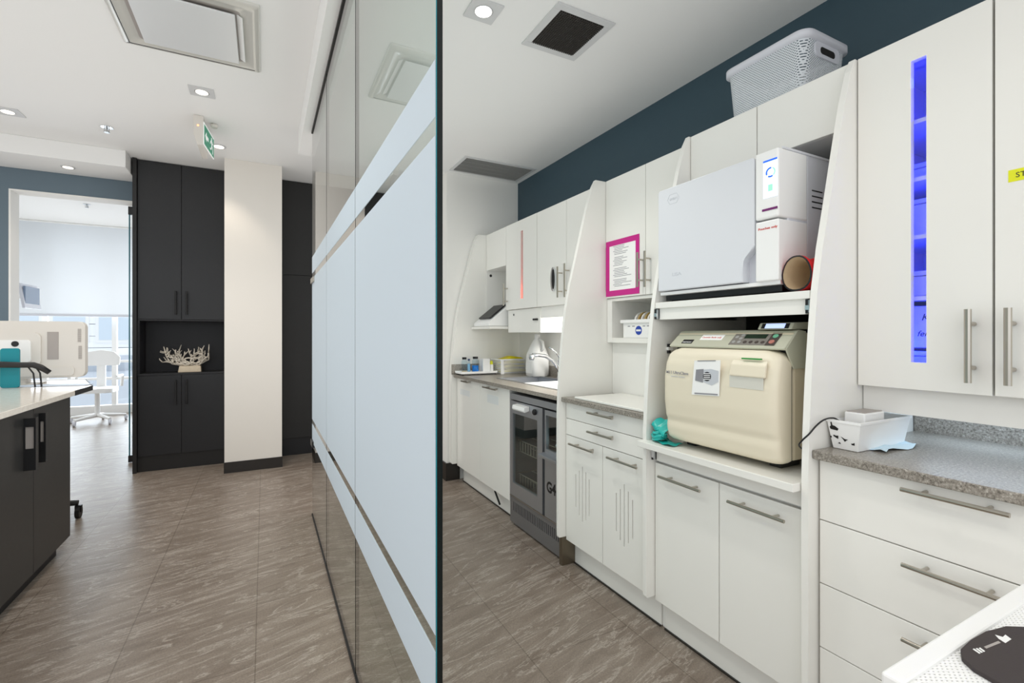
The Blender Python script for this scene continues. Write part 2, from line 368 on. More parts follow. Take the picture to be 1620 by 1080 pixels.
# outside
struct('ground_outside', MB().box(-30, 20, 9.9, 60, -.35, -.3), street)
bd = thing('building', 'pale clapboard building across the street, seen through the far window', 'building', (-7, 26, -.3))
bm_ = MB()
for k in range(24): bm_.box(-24, 12, 25.98 - .02, 32, -.3 + k * .5, .18 + k * .5)
part('siding', bm_, bldg, bd)
for i, x in enumerate((-11.6, -10.1, -8.6, -7.15, -5.7, -4.2, -2.7)):
    fr = part('window_frame', MB().box(x - .62, x + .62, 25.9, 25.97, .9, 2.25), plast, bd); part('pane', MB().box(x - .5, x + .5, 25.88, 25.91, 1.02, 2.13), winb, fr)
part('storefront_band', MB().box(-24, 12, 25.86, 25.95, -1.3, .35), street, bd)

# ================================================================== GLASS PARTITION
GX = .2955
struct('trim_5', MB().box(GX - .006, GX + .018, .7, 3.562, 2.642, 2.664), blkm)
struct('trim_6', MB().box(GX - .004, GX + .016, .884, 3.562, 0, .010), blkm)
names = ['frosted glass partition panel nearest the camera, its dark edge at the front', 'middle frosted glass partition panel between two thin joints', 'frosted glass partition panel farthest down the corridor, with pivot fittings']
for i, (a, b2) in enumerate(((.884, 1.80), (1.804, 2.708), (2.712, 3.562))):
    g = thing('glass_panel', names[i], 'glass partition', (GX, (a + b2) / 2, .012), 'glass partition panels')
    part('pane', MB().box(GX, GX + .012, a, b2, .012, 2.657), glass, g)
    fm = MB()
    for z0, z1 in ((.512, .633), (.666, 1.637), (1.673, 1.785)): fm.box(GX - .0012, GX - .0002, a + (.004 if i else .002), b2 - .002, z0, z1)
    part('frosted_film', fm, film, g)
    if i == 0:
        part('polished_edge', MB().box(GX + .0008, GX + .0125, a - .002, a - .0002, .012, 2.657), edge, g)
        part('edge_bevel', MB().box(GX - .0008, GX + .0008, a - .0022, a - .0002, .012, 2.657), edget, g)
    else:
        part('joint', MB().box(GX - .0008, GX + .0126, a - .0036, a - .0004, .012, 2.657), edge, g)
    if i == 2:
        part('pivot_fitting', MB().box(GX - .012, GX + .024, 3.39, 3.56, 1.60, 1.635, .003), steel, g); part('pivot_fitting', MB().box(GX - .012, GX + .024, 3.44, 3.56, .49, .53, .003), blkm, g)

# ================================================================== RIGHT-HAND CABINET RUN
FIN = [(1.652, 2.119), (1.628, 2.075), (1.592, 1.96), (1.553, 1.81), (1.515, 1.66), (1.476, 1.51), (1.450, 1.38), (1.434, 1.25), (1.420, 1.12), (1.410, .98), (1.404, .84), (1.403, .68), (1.403, .16)]
def fin(label, y0, y1, xback=2.0575, plinth=True, xtop=None):
    t = thing('divider_panel', label, 'panel', (1.74, (y0 + y1) / 2, 0), 'white curved divider panels')
    poly = [(xback, .155), (xback, 2.119)] + FIN[:-1] + arc(1.403 + .01, .165, .01, 180, 270, 3)
    part('panel', MB().prism(poly, y0, y1, 'y', .0015, 1), white_lam, t)
    if plinth: part('plinth', MB().box(1.425 if y0 > 2 else 1.515, 2.05, y0 - .0005 if y0 > 2 else y0 + .001, y1 + (.008 if y0 > 2 else -.001), 0, .155, .003), bronze if y0 > 2 else white_mat, t)
    return t
fin('white curved panel against the end wall, left of the sink counter', 3.79, 3.858, plinth=False)
fin('white curved panel between the instrument washer and the grooved cabinet', 2.148, 2.168)
fin('white curved panel on the left of the two stacked sterilizers', 1.487, 1.507)
fin('white curved panel on the right of the sterilizers, beside the blue-lit cabinet', .826, .846)

struct('trim_7', MB().box(2.058, XW - .0005, .85, 3.861, .90, 2.10), white_mat)              # white wall panel behind the cabinets
# ---- worktops
wt = MB(); X0, X1 = 1.42, 2.057
wt.box(X0, 1.60, 2.17, 3.788, .889, .913).box(1.95, X1, 2.17, 3.788, .889, .913).box(1.60, 1.95, 2.17, 2.86, .889, .913).box(1.60, 1.95, 3.28, 3.788, .889, .913)
k1 = thing('countertop', 'speckled grey countertop around the sink above the instrument washer', 'countertop', (1.74, 2.98, .889), 'speckled grey countertops')
part('slab', wt, granite, k1); part('backsplash', MB().box(2.048, 2.057, 2.17, 3.776, .913, .998).box(1.40, X1, 3.776, 3.788, .913, .998), granite, k1)
k2 = thing('countertop', 'speckled grey countertop over the grooved cabinet, left of the sterilizers', 'countertop', (1.74, 1.83, .889), 'speckled grey countertops')
part('slab', MB().box(X0, X1, 1.509, 2.146, .889, .913, .002), granite, k2)
k3 = thing('countertop', 'speckled grey countertop under the blue-lit cabinet, holding the plastic bin', 'countertop', (1.74, .4, .889), 'speckled grey countertops')
part('slab', MB().box(X0, 2.03, -.3, .824, .887, .913, .003), granite, k3); part('backsplash', MB().box(2.018, 2.03, -.3, .822, .913, 1.02), granite, k3)
part('back_panel', MB().box(2.03, XW - .002, -.3, .824, .913, 1.09), white_mat, k3)

# ---- base cabinets
def base(label, y0, y1, fronts, name='base_cabinet', plinth=True, xb=1.47, grooves=False):
    t = thing(name, label, 'cabinet', (1.75, (y0 + y1) / 2, 0), 'white base cabinets')
    if 'sink counter' in label:
        part('body', MB().box(xb, 2.057, y0, y1, .14, .156).box(xb, 2.057, y0, y0 + .016, .156, .886).box(xb, 2.057, y1 - .016, y1, .156, .886).box(2.041, 2.057, y0 + .016, y1 - .016, .156, .886), white_mat, t)
    else: part('body', MB().box(xb, 2.057, y0, y1, .14, .886), white_mat, t)
    part('plinth', MB().box(1.51, 1.53, y0, y1, .004, .14), white_lam, t)
    part('floor_seal', MB().box(1.503, 1.51, y0, y1, 0, .006), basebd, t)
    for (kind, a, b2, z0, z1, hy0, hy1, hz, slots) in fronts:
        d = part(kind, panel_x(a, b2, z0, z1, 1.45, .018, slots), white_lam, t)
        bar_handle(d, (1.416, hy0, hz), (1.416, hy1, hz), OUT)
    return t
D = 'door'
s1 = base('white two-door base cabinet under the left end of the sink counter', 2.812, 3.786, [(D, 3.302, 3.784, .142, .886, 3.608, 3.46, .873, ()), (D, 2.814, 3.298, .142, .886, 3.18, 2.956, .867, ())])
part('foot_latch', MB().tube([(1.506, 3.10, .128), (1.470, 3.08, .125), (1.462, 2.985, .062)], .007, 8), blkm, s1)
def label_st(p, y0, y1, z0, z1, x=1.4494):
    return part('clear_label', MB().box(x, x + .0005, y0, y1, z0, z1), MATS['clear_sticker'], p)
mat('clear_sticker', (.70, .72, .72), .12)
label_st(s1, 3.50, 3.71, .752, .80); label_st(s1, 2.98, 3.17, .755, .815)
def sl(yc, hs):
    w_ = .006
    return [(yc + o - w_ / 2, yc + o + w_ / 2, a, b2) for o, a, b2 in hs]
g1 = sl(1.995, [(.059, .345, .517), (.029, .312, .543), (0, .288, .571), (-.028, .305, .548), (-.056, .335, .521)])
g2 = sl(1.676, [(.055, .337, .514), (.027, .305, .540), (0, .287, .570), (-.027, .312, .545), (-.055, .342, .515)])
base('white grooved cabinet with four pulls between washer and sterilizers', 1.509, 2.146, [
    ('drawer', 1.512, 2.144, .800, .886, 1.911, 1.718, .864, ()), ('drawer', 1.512, 2.144, .712, .797, 1.911, 1.718, .770, ()),
    (D, 1.833, 2.144, .142, .709, 2.071, 1.865, .677, g1), (D, 1.512, 1.829, .142, .709, 1.759, 1.559, .677, g2)])
b3 = thing('base_cabinet', 'white two-door base cabinet below the beige sterilizer', 'cabinet', (1.75, 1.166, 0), 'white base cabinets')
part('body', MB().box(1.47, 2.057, .848, 1.485, .14, .72), white_mat, b3); part('plinth', MB().box(1.51, 1.53, .848, 1.485, .004, .14), white_lam, b3); part('floor_seal', MB().box(1.503, 1.51, .848, 1.485, 0, .006), basebd, b3)
for a, b2, h0, h1 in ((1.171, 1.483, 1.433, 1.225), (.85, 1.167, 1.108, .906)):
    d = part('door', panel_x(a, b2, .142, .716, 1.45, .018), white_lam, b3); bar_handle(d, (1.416, h0, .675), (1.416, h1, .675), OUT)
b4 = base('white four-drawer base cabinet under the right-hand countertop', -.1, .824, [
    ('drawer', -.1, .820, .708, .884, .605, .408, .862, ()), ('drawer', -.1, .820, .522, .705, .603, .406, .674, ()), ('drawer', -.1, .820, .334, .519, .603, .41, .487, ()), ('drawer', -.1, .820, .142, .331, .603, .41, .30, ())])

# ---- wall cabinets
UX = 1.66
def wall_cab(label, xf, y0, y1, z0, z1, hollow=False):
    t = thing('wall_cabinet', label, 'cabinet', ((xf + XW) / 2, (y0 + y1) / 2, z0), 'white wall cabinets')
    mb = MB(); xb = 2.057
    if hollow:
        T = .016
        mb.box(xf + .02, xb, y0, y0 + T, z0, z1).box(xf + .02, xb, y1 - T, y1, z0, z1).box(xf + .02, xb, y0 + T, y1 - T, z0, z0 + T).box(xf + .02, xb, y0 + T, y1 - T, z1 - T, z1).box(xb - .008, xb, y0 + T, y1 - T, z0 + T, z1 - T)
    else: mb.box(xf + .02, xb, y0, y1, z0, z1)
    part('body', mb, white_mat, t); return t
# sterilizer bay top
c = wall_cab('white two-door cabinet above the sterilizers, under the grey basket', UX, .848, 1.485, 1.925, 2.117)
for a, b2 in ((1.171, 1.484), (.849, 1.167)): part('door', panel_x(a, b2, 1.913, 2.117, UX, .018), white_lam, c)
# UV-lit cabinet
uv = wall_cab('tall white wall cabinet with a narrow slot window glowing blue', UX, .511, .824, 1.095, 2.117, True)
part('door', panel_x(.511, .822, 1.092, 2.117, UX, .018, [(.648, .684, 1.17, 2.04)]), white_lam, uv)
part('slot_glass', MB().box(UX + .012, UX + .016, .644, .688, 1.165, 2.045), pane, uv)
bar_handle(uv, (1.622, .546, 1.316), (1.622, .546, 1.124), OUT, r=.008)
for z in (1.35, 1.53, 1.70, 1.87): part('shelf', MB().box(1.70, 2.06, .53, .806, z, z + .012), plast, uv)
part('uv_tube', MB().tube([(2.03, .54, 1.14), (2.03, .54, 2.07)], .01, 8), uvm, uv)
for y, z, p in ((.74, 1.215, 7), (.60, 1.345, 2), (.77, 1.475, 3.5), (.60, 1.68, 2), (.77, 1.685, 2.5), (.77, 1.79, 2.5), (.66, 2.0, 2.2), (.77, 1.93, 1.4)):
    l = bpy.data.lights.new('uv_lamp', 'POINT'); l.energy = p * .16; l.color = (.008, .022, 1.0); l.shadow_soft_size = .015
    o = bpy.data.objects.new('uv_lamp', l); C.objects.link(o); o.location = (1.715, y, z)
for nm, x0, x1, y0, y1, z0, z1, lb in (('storage_box', 1.75, 2.0, .58, .76, 1.117, 1.20, 'white box on the floor of the blue-lit cabinet'), ('storage_box', 1.74, 2.0, .56, .78, 1.365, 1.44, 'white labelled box above the bottom of the blue-lit cabinet'), ('storage_box', 1.76, 2.0, .58, .78, 1.545, 1.66, 'pale box on the middle shelf of the blue-lit cabinet'), ('storage_box', 1.80, 2.0, .60, .76, 1.715, 1.78, 'low box on the upper shelf of the blue-lit cabinet')):
    t = thing(nm, lb, 'box', ((x0 + x1) / 2, (y0 + y1) / 2, z0), 'boxes in the blue-lit cabinet')
    part('tub', MB().box(x0, x1, y0, y1, z0, z1 - .015, .004), plast, t); part('lid', MB().box(x0 - .005, x1 + .005, y0 - .005, y1 + .005, z1 - .014, z1, .003), plast, t)
t = thing('storage_box', 'white box with black handwriting low in the blue-lit slot', 'box', (1.87, .67, 1.2105), 'boxes in the blue-lit cabinet')
part('tub', MB().box(1.735, 2.0, .56, .79, 1.2105, 1.335, .004), plast, t)
text('Kon', .028, west(.690, 1.292, 1.7345), inkb, t, shear=.3); text('ferences', .024, west(.70, 1.245, 1.7345), inkb, t, shear=.3)
uw = wall_cab('white wall cabinet with a yellow label at the right edge of the picture', UX, -.1, .507, 1.095, 2.117)
part('door', panel_x(-.1, .506, 1.092, 2.117, UX, .018), white_lam, uw)
bar_handle(uw, (1.622, .471, 1.316), (1.622, .471, 1.124), OUT, r=.008)
yt = part('label_tape', MB().box(UX - .0008, UX - .0001, .36, .481, 1.632, 1.662), ylw, uw, label='yellow label')
text('ST', .018, west(.468, 1.641, UX - .001), inkb, uw)
vl = part('valance', MB().box(1.693, 1.708, -.1, .823, 1.012, 1.093), white_mat, None); tag(vl, 'white light valance panel under the blue-lit cabinet', 'panel')
lt = thing('strip_light', 'slim cool-white strip light under the blue-lit cabinet', 'light', (1.9, .4, 1.075))
part('housing', MB().box(1.86, 1.94, 0, .78, 1.078, 1.094, .003), plast, lt); part('diffuser', MB().box(1.865, 1.935, .01, .77, 1.0745, 1.078), lampc, lt)
area('strip_light_glow', (1.90, .39, 1.07), (0, 0, 0), .06, .74, 1.5, (.55, .76, 1.0))

# grooved section upper cabinet (taped paper) and niche
SX = 1.722
c2 = wall_cab('white wall cabinet carrying the magenta-framed paper and two bar handles', SX, 1.509, 2.146, 1.452, 2.119)
for a, b2 in ((1.831, 2.145), (1.510, 1.828)): part('door', panel_x(a, b2, 1.454, 2.119, SX, .018), white_lam, c2)
bar_handle(c2, (1.684, 1.848, 1.668), (1.684, 1.848, 1.492), OUT, r=.006); bar_handle(c2, (1.684, 1.795, 1.668), (1.684, 1.795, 1.487), OUT, r=.006)
pp = thing('notice', 'typed instruction sheet taped up with a magenta border', 'paper', (SX - .001, 2.0, 1.46))
part('sheet', MB().box(SX - .0014, SX - .0003, 1.885, 2.125, 1.485, 1.755), paper, pp)
tp = MB(); tp.box(SX - .0022, SX - .0014, 1.872, 2.142, 1.742, 1.772).box(SX - .0022, SX - .0014, 1.872, 2.142, 1.463, 1.494).box(SX - .0021, SX - .0014, 2.112, 2.144, 1.494, 1.742).box(SX - .0021, SX - .0014, 1.872, 1.90, 1.494, 1.742)
part('tape_border', tp, magenta, pp)
ln = MB()
for i in range(26):
    z = 1.735 - i * .0088
    if i % 7 == 6: continue
    ind = .03 if i % 3 else .02; ww = random.uniform(.07, .14); ln.box(SX - .0019, SX - .0014, 2.10 - ind - ww, 2.10 - ind, z, z + .0028)
part('printed_lines', ln, ink, pp)
nc = thing('wall_shelf', 'white open shelf box under the wall cabinet, holding a tub of reels', 'shelf', (1.88, 1.8, 1.21))
part('side', MB().box(SX + .01, 2.057, 2.104, 2.145, 1.205, 1.451), white_mat, nc); part('bottom', MB().box(SX + .01, 2.057, 1.509, 2.104, 1.205, 1.232), white_lam, nc)
part('back', MB().box(2.03, 2.056, 1.509, 2.104, 1.232, 1.451), white_mat, nc); part('top_rail', MB().box(SX + .01, 2.057, 1.509, 2.104, 1.436, 1.451), white_lam, nc)
part('back', MB().box(1.77, 1.80, 1.509, 2.146, .915, 1.204), white_mat, nc, label='white back panel below the shelf')
# tray cover lying on the counter of the grooved section
st = thing('pull_out_board', 'thin white board lying on the counter left of the sterilizers', 'board', (1.6, 1.82, .914))
part('board', MB().box(1.445, 1.765, 1.512, 2.06, .9135, .925, .003), white_lam, st)
# tub of reels on the shelf
tb = thing('storage_tub', 'white slotted tub with a blue round sticker on the open shelf', 'tub', (1.85, 1.94, 1.233))
mb = MB(); mb.box(1.755, 1.761, 1.81, 2.035, 1.233, 1.315).box(1.90, 1.906, 1.81, 2.035, 1.233, 1.315).box(1.761, 1.90, 2.029, 2.035, 1.233, 1.315).box(1.761, 1.90, 1.81, 1.816, 1.233, 1.315).box(1.761, 1.90, 1.816, 2.029, 1.233, 1.239)
part('body', mb, plast, tb)
part('rim', MB().box(1.745, 1.757, 1.80, 2.05, 1.312, 1.330, .002).box(1.904, 1.916, 1.80, 2.05, 1.312, 1.330, .002).box(1.757, 1.904, 2.036, 2.05, 1.312, 1.330).box(1.757, 1.904, 1.80, 1.814, 1.312, 1.33), plast, tb)
sm = MB()
for y in (1.99, 1.955, 1.875, 1.845): sm.box(1.7545, 1.7552, y - .01, y + .01, 1.292, 1.297)
part('slot', sm, ink, tb)
part('sticker', MB().lathe([(.024, 0), (.024, .0008)], None, 24, frame((1.7548, 1.915, 1.272), (0, -1, 0), (0, 0, 1)).copy()), blue, tb)
part('sticker_band', MB().box(1.7535, 1.7539, 1.897, 1.933, 1.267, 1.277), plast, tb)
for i, y in enumerate((1.955, 1.93, 1.905, 1.88, 1.857, 1.840)):
    r = part('tape_reel', MB().lathe([(.062, -.005), (.066, -.004), (.066, .004), (.062, .005), (.02, .005), (.02, -.005)], None, 24, frame((1.83, y, 1.308), (1, 0, 0), (0, .2, 1))), (gold if i % 2 else plast), None, smooth=False)
    tag(r, ['pale reel leftmost in the slotted tub', 'gold reel second from left in the slotted tub', 'pale reel third from left in the slotted tub', 'gold reel third from right in the slotted tub', 'pale reel second from right in the slotted tub', 'gold reel rightmost in the slotted tub'][i], 'reel', 'reels standing in the tub')

# sink section upper cabinets
c3 = wall_cab('small white top cabinet beside the end wall, above the little shelf', SX, 3.405, 3.786, 1.806, 2.117)
part('door', panel_x(3.408, 3.786, 1.806, 2.117, SX, .018), white_lam, c3); part('side', MB().box(1.722, 2.057, 3.775, 3.787, 1.30, 1.806), white_mat, c3); part('back', MB().box(2.05, 2.057, 3.41, 3.775, 1.316, 1.806), white_mat, c3)
part('screw_cap', MB().lathe([(.012, 0), (.012, .002)], None, 12, frame((1.76, 3.7745, 1.765), (1, 0, 0), (0, 0, 1))), blk, c3)
rdc = wall_cab('white wall cabinet with a narrow slot window glowing red', SX, 2.918, 3.403, 1.446, 2.117, True)
rd_ = part('door', panel_x(2.918, 3.402, 1.446, 2.117, SX, .018, [(3.122, 3.158, 1.522, 2.034)]), white_lam, rdc)
bar_handle(rdc, (1.684, 3.372, 1.65), (1.684, 3.372, 1.48), OUT, r=.006)
part('red_tube', MB().tube([(1.80, 3.14, 1.48), (1.80, 3.14, 2.0)], .012, 8), redtube, rdc)
part('slot_glass', MB().box(SX + .012, SX + .016, 3.118, 3.162, 1.518, 2.038), pane, rdc)
l = bpy.data.lights.new('red_lamp', 'POINT'); l.energy = .5; l.color = (1, .06, .02); l.shadow_soft_size = .02; o = bpy.data.objects.new('red_lamp', l); C.objects.link(o); o.location = (1.79, 3.1, 1.56)
c4 = wall_cab('white two-door wall cabinet above the sink with paired bar handles', SX, 2.17, 2.914, 1.446, 2.117)
for a, b2 in ((2.546, 2.914), (2.171, 2.542)): part('door', panel_x(a, b2, 1.446, 2.117, SX, .018), white_lam, c4)
bar_handle(c4, (1.684, 2.591, 1.69), (1.684, 2.591, 1.49), OUT, r=.006); bar_handle(c4, (1.684, 2.51, 1.70), (1.684, 2.51, 1.487), OUT, r=.006)
ov_ = thing('adhesive_hook', 'small black and chrome oval hook stuck on the sink wall cabinet', 'hook', (SX - .01, 2.69, 1.62))
Mo = west(2.69, 1.62, SX)
part('plate', MB().prism([(x * .028, y * .08) for x, y in arc(0, 0, 1, 0, 345, 23)], 0, .012, 'z', M=Mo), chrome, ov_); part('inset', MB().prism([(x * .014 + .008, y * .065) for x, y in arc(0, 0, 1, 0, 345, 23)], .012, .016, 'z', M=Mo), blk, ov_)
vb = part('valance', MB().box(1.745, 1.757, 2.17, 2.895, 1.368, 1.445), white_mat, None); tag(vb, 'white light valance under the wall cabinets over the sink', 'panel')
hb = thing('glove_dispenser', 'white box housing below the red-slot cabinet, left of the sink light', 'housing', (1.85, 3.14, 1.265))
part('body', MB().box(1.74, 2.0, 2.897, 3.399, 1.265, 1.444, .003), white_lam, hb); part('cap', MB().lathe([(.008, 0), (.008, .002)], None, 10, west(3.30, 1.405, 1.739)), blk, hb)
part('cable_clip', MB().box(1.728, 1.742, 2.93, 2.99, 1.353, 1.366, .002), blk, hb)
ul = thing('strip_light', 'bright white strip light under the wall cabinet above the sink', 'light', (1.9, 2.54, 1.41))
part('housing', MB().box(1.86, 1.96, 2.2, 2.88, 1.420, 1.444), plast, ul); part('diffuser', MB().box(1.865, 1.955, 2.21, 2.87, 1.415, 1.420), lampc, ul)
area('sink_light_glow', (1.97, 2.42, 1.41), (0, 0, 0), .08, .44, 13.0, (1, .98, .94))
sh = part('wall_shelf', MB().box(1.58, 1.72, 3.41, 3.787, 1.295, 1.315, .002).box(1.72, 2.05, 3.41, 3.774, 1.295, 1.315), white_lam, None); tag(sh, 'small white shelf carrying the label printer by the end wall', 'shelf')
pr_ = thing('label_printer', 'white wedge-shaped printer with a dark sloping cover on the small shelf', 'printer', (1.75, 3.6, 1.316))
pw = [(1.59, 1.317), (1.90, 1.317), (1.90, 1.49), (1.77, 1.487), (1.60, 1.352), (1.59, 1.345)]
part('body', MB().prism(pw, 3.45, 3.75, 'y', .006), plast, pr_)
part('cover', MB().prism([(1.625, 1.378), (1.765, 1.489), (1.76, 1.5), (1.615, 1.388)], 3.49, 3.71, 'y', .003), blk, pr_)

# ---- sink, tap and things on the sink counter
sk = thing('sink', 'steel sink set into the speckled counter under the bright light', 'sink', (1.775, 3.07, .76))
mb = MB(); mb.box(1.602, 1.948, 2.862, 3.278, .76, .765).box(1.602, 1.607, 2.862, 3.278, .765, .911).box(1.943, 1.948, 2.862, 3.278, .765, .911).box(1.607, 1.943, 2.862, 2.867, .765, .911).box(1.607, 1.943, 3.273, 3.278, .765, .911)
part('bowl', mb, stl2, sk)
part('rim', MB().box(1.585, 1.607, 2.845, 3.295, .9132, .917).box(1.943, 1.965, 2.845, 3.295, .9132, .917).box(1.607, 1.943, 2.845, 2.867, .9132, .917).box(1.607, 1.943, 3.273, 3.295, .9132, .917), stl2, sk)
tp_ = thing('tap', 'chrome single-lever kitchen tap arching over the sink', 'tap', (2.005, 3.04, .914))
part('base', MB().lathe([(.030, .9135), (.030, .925), (.024, .93), (.022, 1.04), (.024, 1.05), (.02, 1.075), (.005, 1.085)], (2.005, 3.04, 0)), chrome, tp_, smooth=True)
part('spout', MB().tube([(2.0, 3.04, .96), (1.96, 3.035, 1.02), (1.92, 3.03, 1.06), (1.86, 3.03, 1.09), (1.80, 3.03, 1.098), (1.755, 3.03, 1.098)], [.013, .013, .013, .013, .014, .016], 12), chrome, tp_, smooth=True)
part('spray_head', MB().lathe([(.014, 1.104), (.022, 1.10), (.022, 1.075), (.015, 1.062)], (1.745, 3.03, 0)), chrome, tp_, smooth=True)
part('lever', MB().tube([(2.0, 3.04, 1.075), (1.96, 3.04, 1.12), (1.90, 3.04, 1.155)], [.01, .007, .006], 10), chrome, tp_, smooth=True)
cb = part('cutting_board', MB().box(1.575, 1.86, 2.20, 2.83, .9135, .9225, .003), plast, None); tag(cb, 'white board lying over the near end of the sink', 'board')
jg = thing('jug', 'large white plastic jug with handle behind the tap', 'jug', (1.955, 3.31, .9135))
Mj = Matrix.Translation((1.955, 3.31, .9135))
def squircle(r, z, n=28, p=4, sx=1, sy=1):
    out = []
    for k in range(n):
        a = 2 * math.pi * k / n; c, s = math.cos(a), math.sin(a); q = (abs(c) ** p + abs(s) ** p) ** (-1 / p); out.append(Vector((1.965 + r * q * c * sx, 3.32 + r * q * s * sy, .9135 + z)))
    return out
rows = [squircle(r, z, p=p) for r, z, p in ((.070, 0, 5), (.078, .006, 5), (.078, .14, 5), (.077, .17, 4), (.070, .20, 3), (.055, .245, 2.4), (.036, .285, 2), (.024, .30, 2), (.024, .315, 2))]
mb = MB(); mb.grid([r + [r[0]] for r in rows]); bmesh.ops.remove_doubles(mb.bm, verts=mb.bm.verts, dist=1e-6); part('body', mb, plast, jg, smooth=True)
part('cap', MB().lathe([(.026, 1.223), (.026, 1.25), (.022, 1.254)], (1.965, 3.32, 0)), plast, jg)
part('handle', MB().tube([(1.965, 3.255, 1.12), (1.965, 3.225, 1.14), (1.965, 3.235, 1.19), (1.965, 3.285, 1.212)], .011, 10), plast, jg, smooth=True)
part('label', MB().box(1.885, 1.8864, 3.27, 3.37, .94, 1.02), paper, jg)
ty = thing('tray', 'low white tray with shadow modelled as black feet carrying bottles by the end wall', 'tray', (1.59, 3.68, .914))
part('tray', MB().box(1.425, 1.75, 3.62, 3.765, .925, .935, .003).box(1.425, 1.75, 3.62, 3.625, .935, .944).box(1.425, 1.75, 3.76, 3.765, .935, .944), plast, ty)
part('underblock', MB().box(1.445, 1.745, 3.63, 3.76, .9135, .925), blk, ty)  # black slab puts the shadow under the tray into colour
def btl(label, x, y, r, h, liquid=None, lh=0, capc=blk, group='bottles on the tray'):
    t = thing('bottle', label, 'bottle', (x, y, .9355), group)
    part('body', MB().lathe([(r * .9, 0.0), (r, .004), (r, h * .72), (r * .8, h * .8), (r * .62, h * .84), (r * .62, h * .86)], (x, y, .9355)), bottle, t, smooth=True)
    part('cap', MB().lathe([(r * .75, h * .86), (r * .75, h), (r * .7, h)], (x, y, .9355)), capc, t)
    if liquid: part('liquid', MB().lathe([(r * .86, .004), (r * .93, .008), (r * .93, lh)], (x, y, .9355)), liquid, t, smooth=True)
btl('clear bottle with black cap, left end of the tray', 1.478, 3.69, .024, .125, lining, .012)
btl('slim pale blue tube standing between the two capped bottles', 1.523, 3.70, .013, .11, mat('pale_blue_liquid', (.25, .45, .62), .2), .07, mat('navy_cap', (.05, .08, .16), .4))
btl('black-capped bottle half full of bright blue liquid', 1.578, 3.69, .030, .128, bluel, .055)
bx = part('carton', MB().box(1.635, 1.70, 3.66, 3.74, .9355, 1.045, .002), paper, None); tag(bx, 'white paper carton on the tray right of the blue bottle', 'box')
jr = thing('jar', 'small white jar with a yellow-green top at the right end of the tray', 'jar', (1.725, 3.69, .9355))
part('body', MB().lathe([(.018, .9355), (.019, .94), (.019, .99), (.015, .995)], (1.725, 3.69, 0)), plast, jr); part('lid', MB().lathe([(.014, .995), (.016, 1.0), (.012, 1.025)], (1.725, 3.69, 0)), MATS['yellow_tape'], jr)
wb = thing('basket', 'white lattice basket of yellow packets by the jug', 'basket', (1.90, 3.68, .914))
def open_box(mb, x0, x1, y0, y1, z0, z1, th=.004, flare=0):
    b0 = [(x0 + flare, y0 + flare), (x1 - flare, y0 + flare), (x1 - flare, y1 - flare), (x0 + flare, y1 - flare)]; t0 = [(x0, y0), (x1, y0), (x1, y1), (x0, y1)]
    for k in range(4):
        a, b2 = k, (k + 1) % 4; mb._add([(*b0[a], z0), (*b0[b2], z0), (*t0[b2], z1), (*t0[a], z1)], [(0, 1, 2, 3)])
    mb._add([(*q, z0) for q in b0], [(0, 1, 2, 3)]); bmesh.ops.remove_doubles(mb.bm, verts=mb.bm.verts, dist=1e-5)
    return mb
part('lattice', open_box(MB(), 1.765, 2.04, 3.59, 3.77, .915, 1.035, flare=.008), perf2, wb)
part('rim', MB().box(1.760, 1.768, 3.585, 3.775, 1.03, 1.042).box(2.037, 2.045, 3.585, 3.775, 1.03, 1.042).box(1.768, 2.037, 3.585, 3.593, 1.03, 1.042).box(1.768, 2.037, 3.767, 3.775, 1.03, 1.042), plast, wb)
for x in (1.768, 2.012): part('corner', MB().box(x, x + .028, 3.588, 3.592, .915, 1.03), plast, wb)
for k, (z, a, lb) in enumerate(((.93, .0, 'yellow packet at the bottom of the lattice basket'), (.965, .05, 'yellow packet in the middle of the lattice basket'), (1.0, -.04, 'yellow packet below the top one in the lattice basket'), (1.035, .03, 'yellow packet heaped on top of the lattice basket'))):
    mb = MB(); mb.prism([(1.785, z), (2.02, z + .004), (2.02 - .01 * k, z + .016), (1.90, z + .03), (1.785 + .02 * k, z + .014)], 3.61 + .008 * k, 3.75 - .008 * k, 'y', .004); q = part('packet', mb, yellow, None); tag(q, lb, 'packet', 'yellow packets in the lattice basket')

# ---- instrument washer
ww = thing('instrument_washer', 'stainless undercounter instrument washer with glass doors marked G4', 'washer', (1.75, 2.5, 0))
mb = MB(); T = .012; y0, y1 = 2.178, 2.806
mb.box(1.475, 2.0, y0, y0 + T, .02, .862).box(1.475, 2.0, y1 - T, y1, .02, .862).box(1.475, 2.0, y0, y1, .85, .862).box(1.475, 2.0, y0, y1, .19, .21).box(1.9, 2.0, y0, y1, .2, .86)
part('cabinet', mb, stl3, ww)
part('top_strip', MB().box(1.45, 1.475, y0, y1, .822, .862, .002), stl2, ww)
ld = part('glass_door', panel_x(2.392, 2.804, .192, .815, 1.45, .022, [(2.452, 2.768, .278, .735)]), stl2, ww)
part('pane', MB().box(1.458, 1.463, 2.446, 2.774, .272, .741), glass, ld)
part('door_handle', MB().prism([(1.45, .806), (1.412, .800), (1.408, .778), (1.416, .768), (1.45, .776)], 2.545, 2.70, 'y', .003), plast, ld)
part('knob', MB().lathe([(.018, 0), (.018, .01), (.014, .014)], None, 18, west(2.475, .782, 1.45)), blk, ld)
rd = part('side_door', panel_x(2.18, 2.366, .192, .812, 1.45, .022, [(2.20, 2.352, .585, .782)]), stl2, ww)
part('pane', MB().box(1.458, 1.463, 2.196, 2.356, .58, .787), glass, rd)
part('door_handle', MB().prism([(1.45, .566), (1.405, .56), (1.405, .543), (1.45, .535)], 2.185, 2.372, 'y', .002), stl2, rd)
text('G4', .085, west(2.345, .345, 1.4498), blk, ww, bold=.003, width=.098)
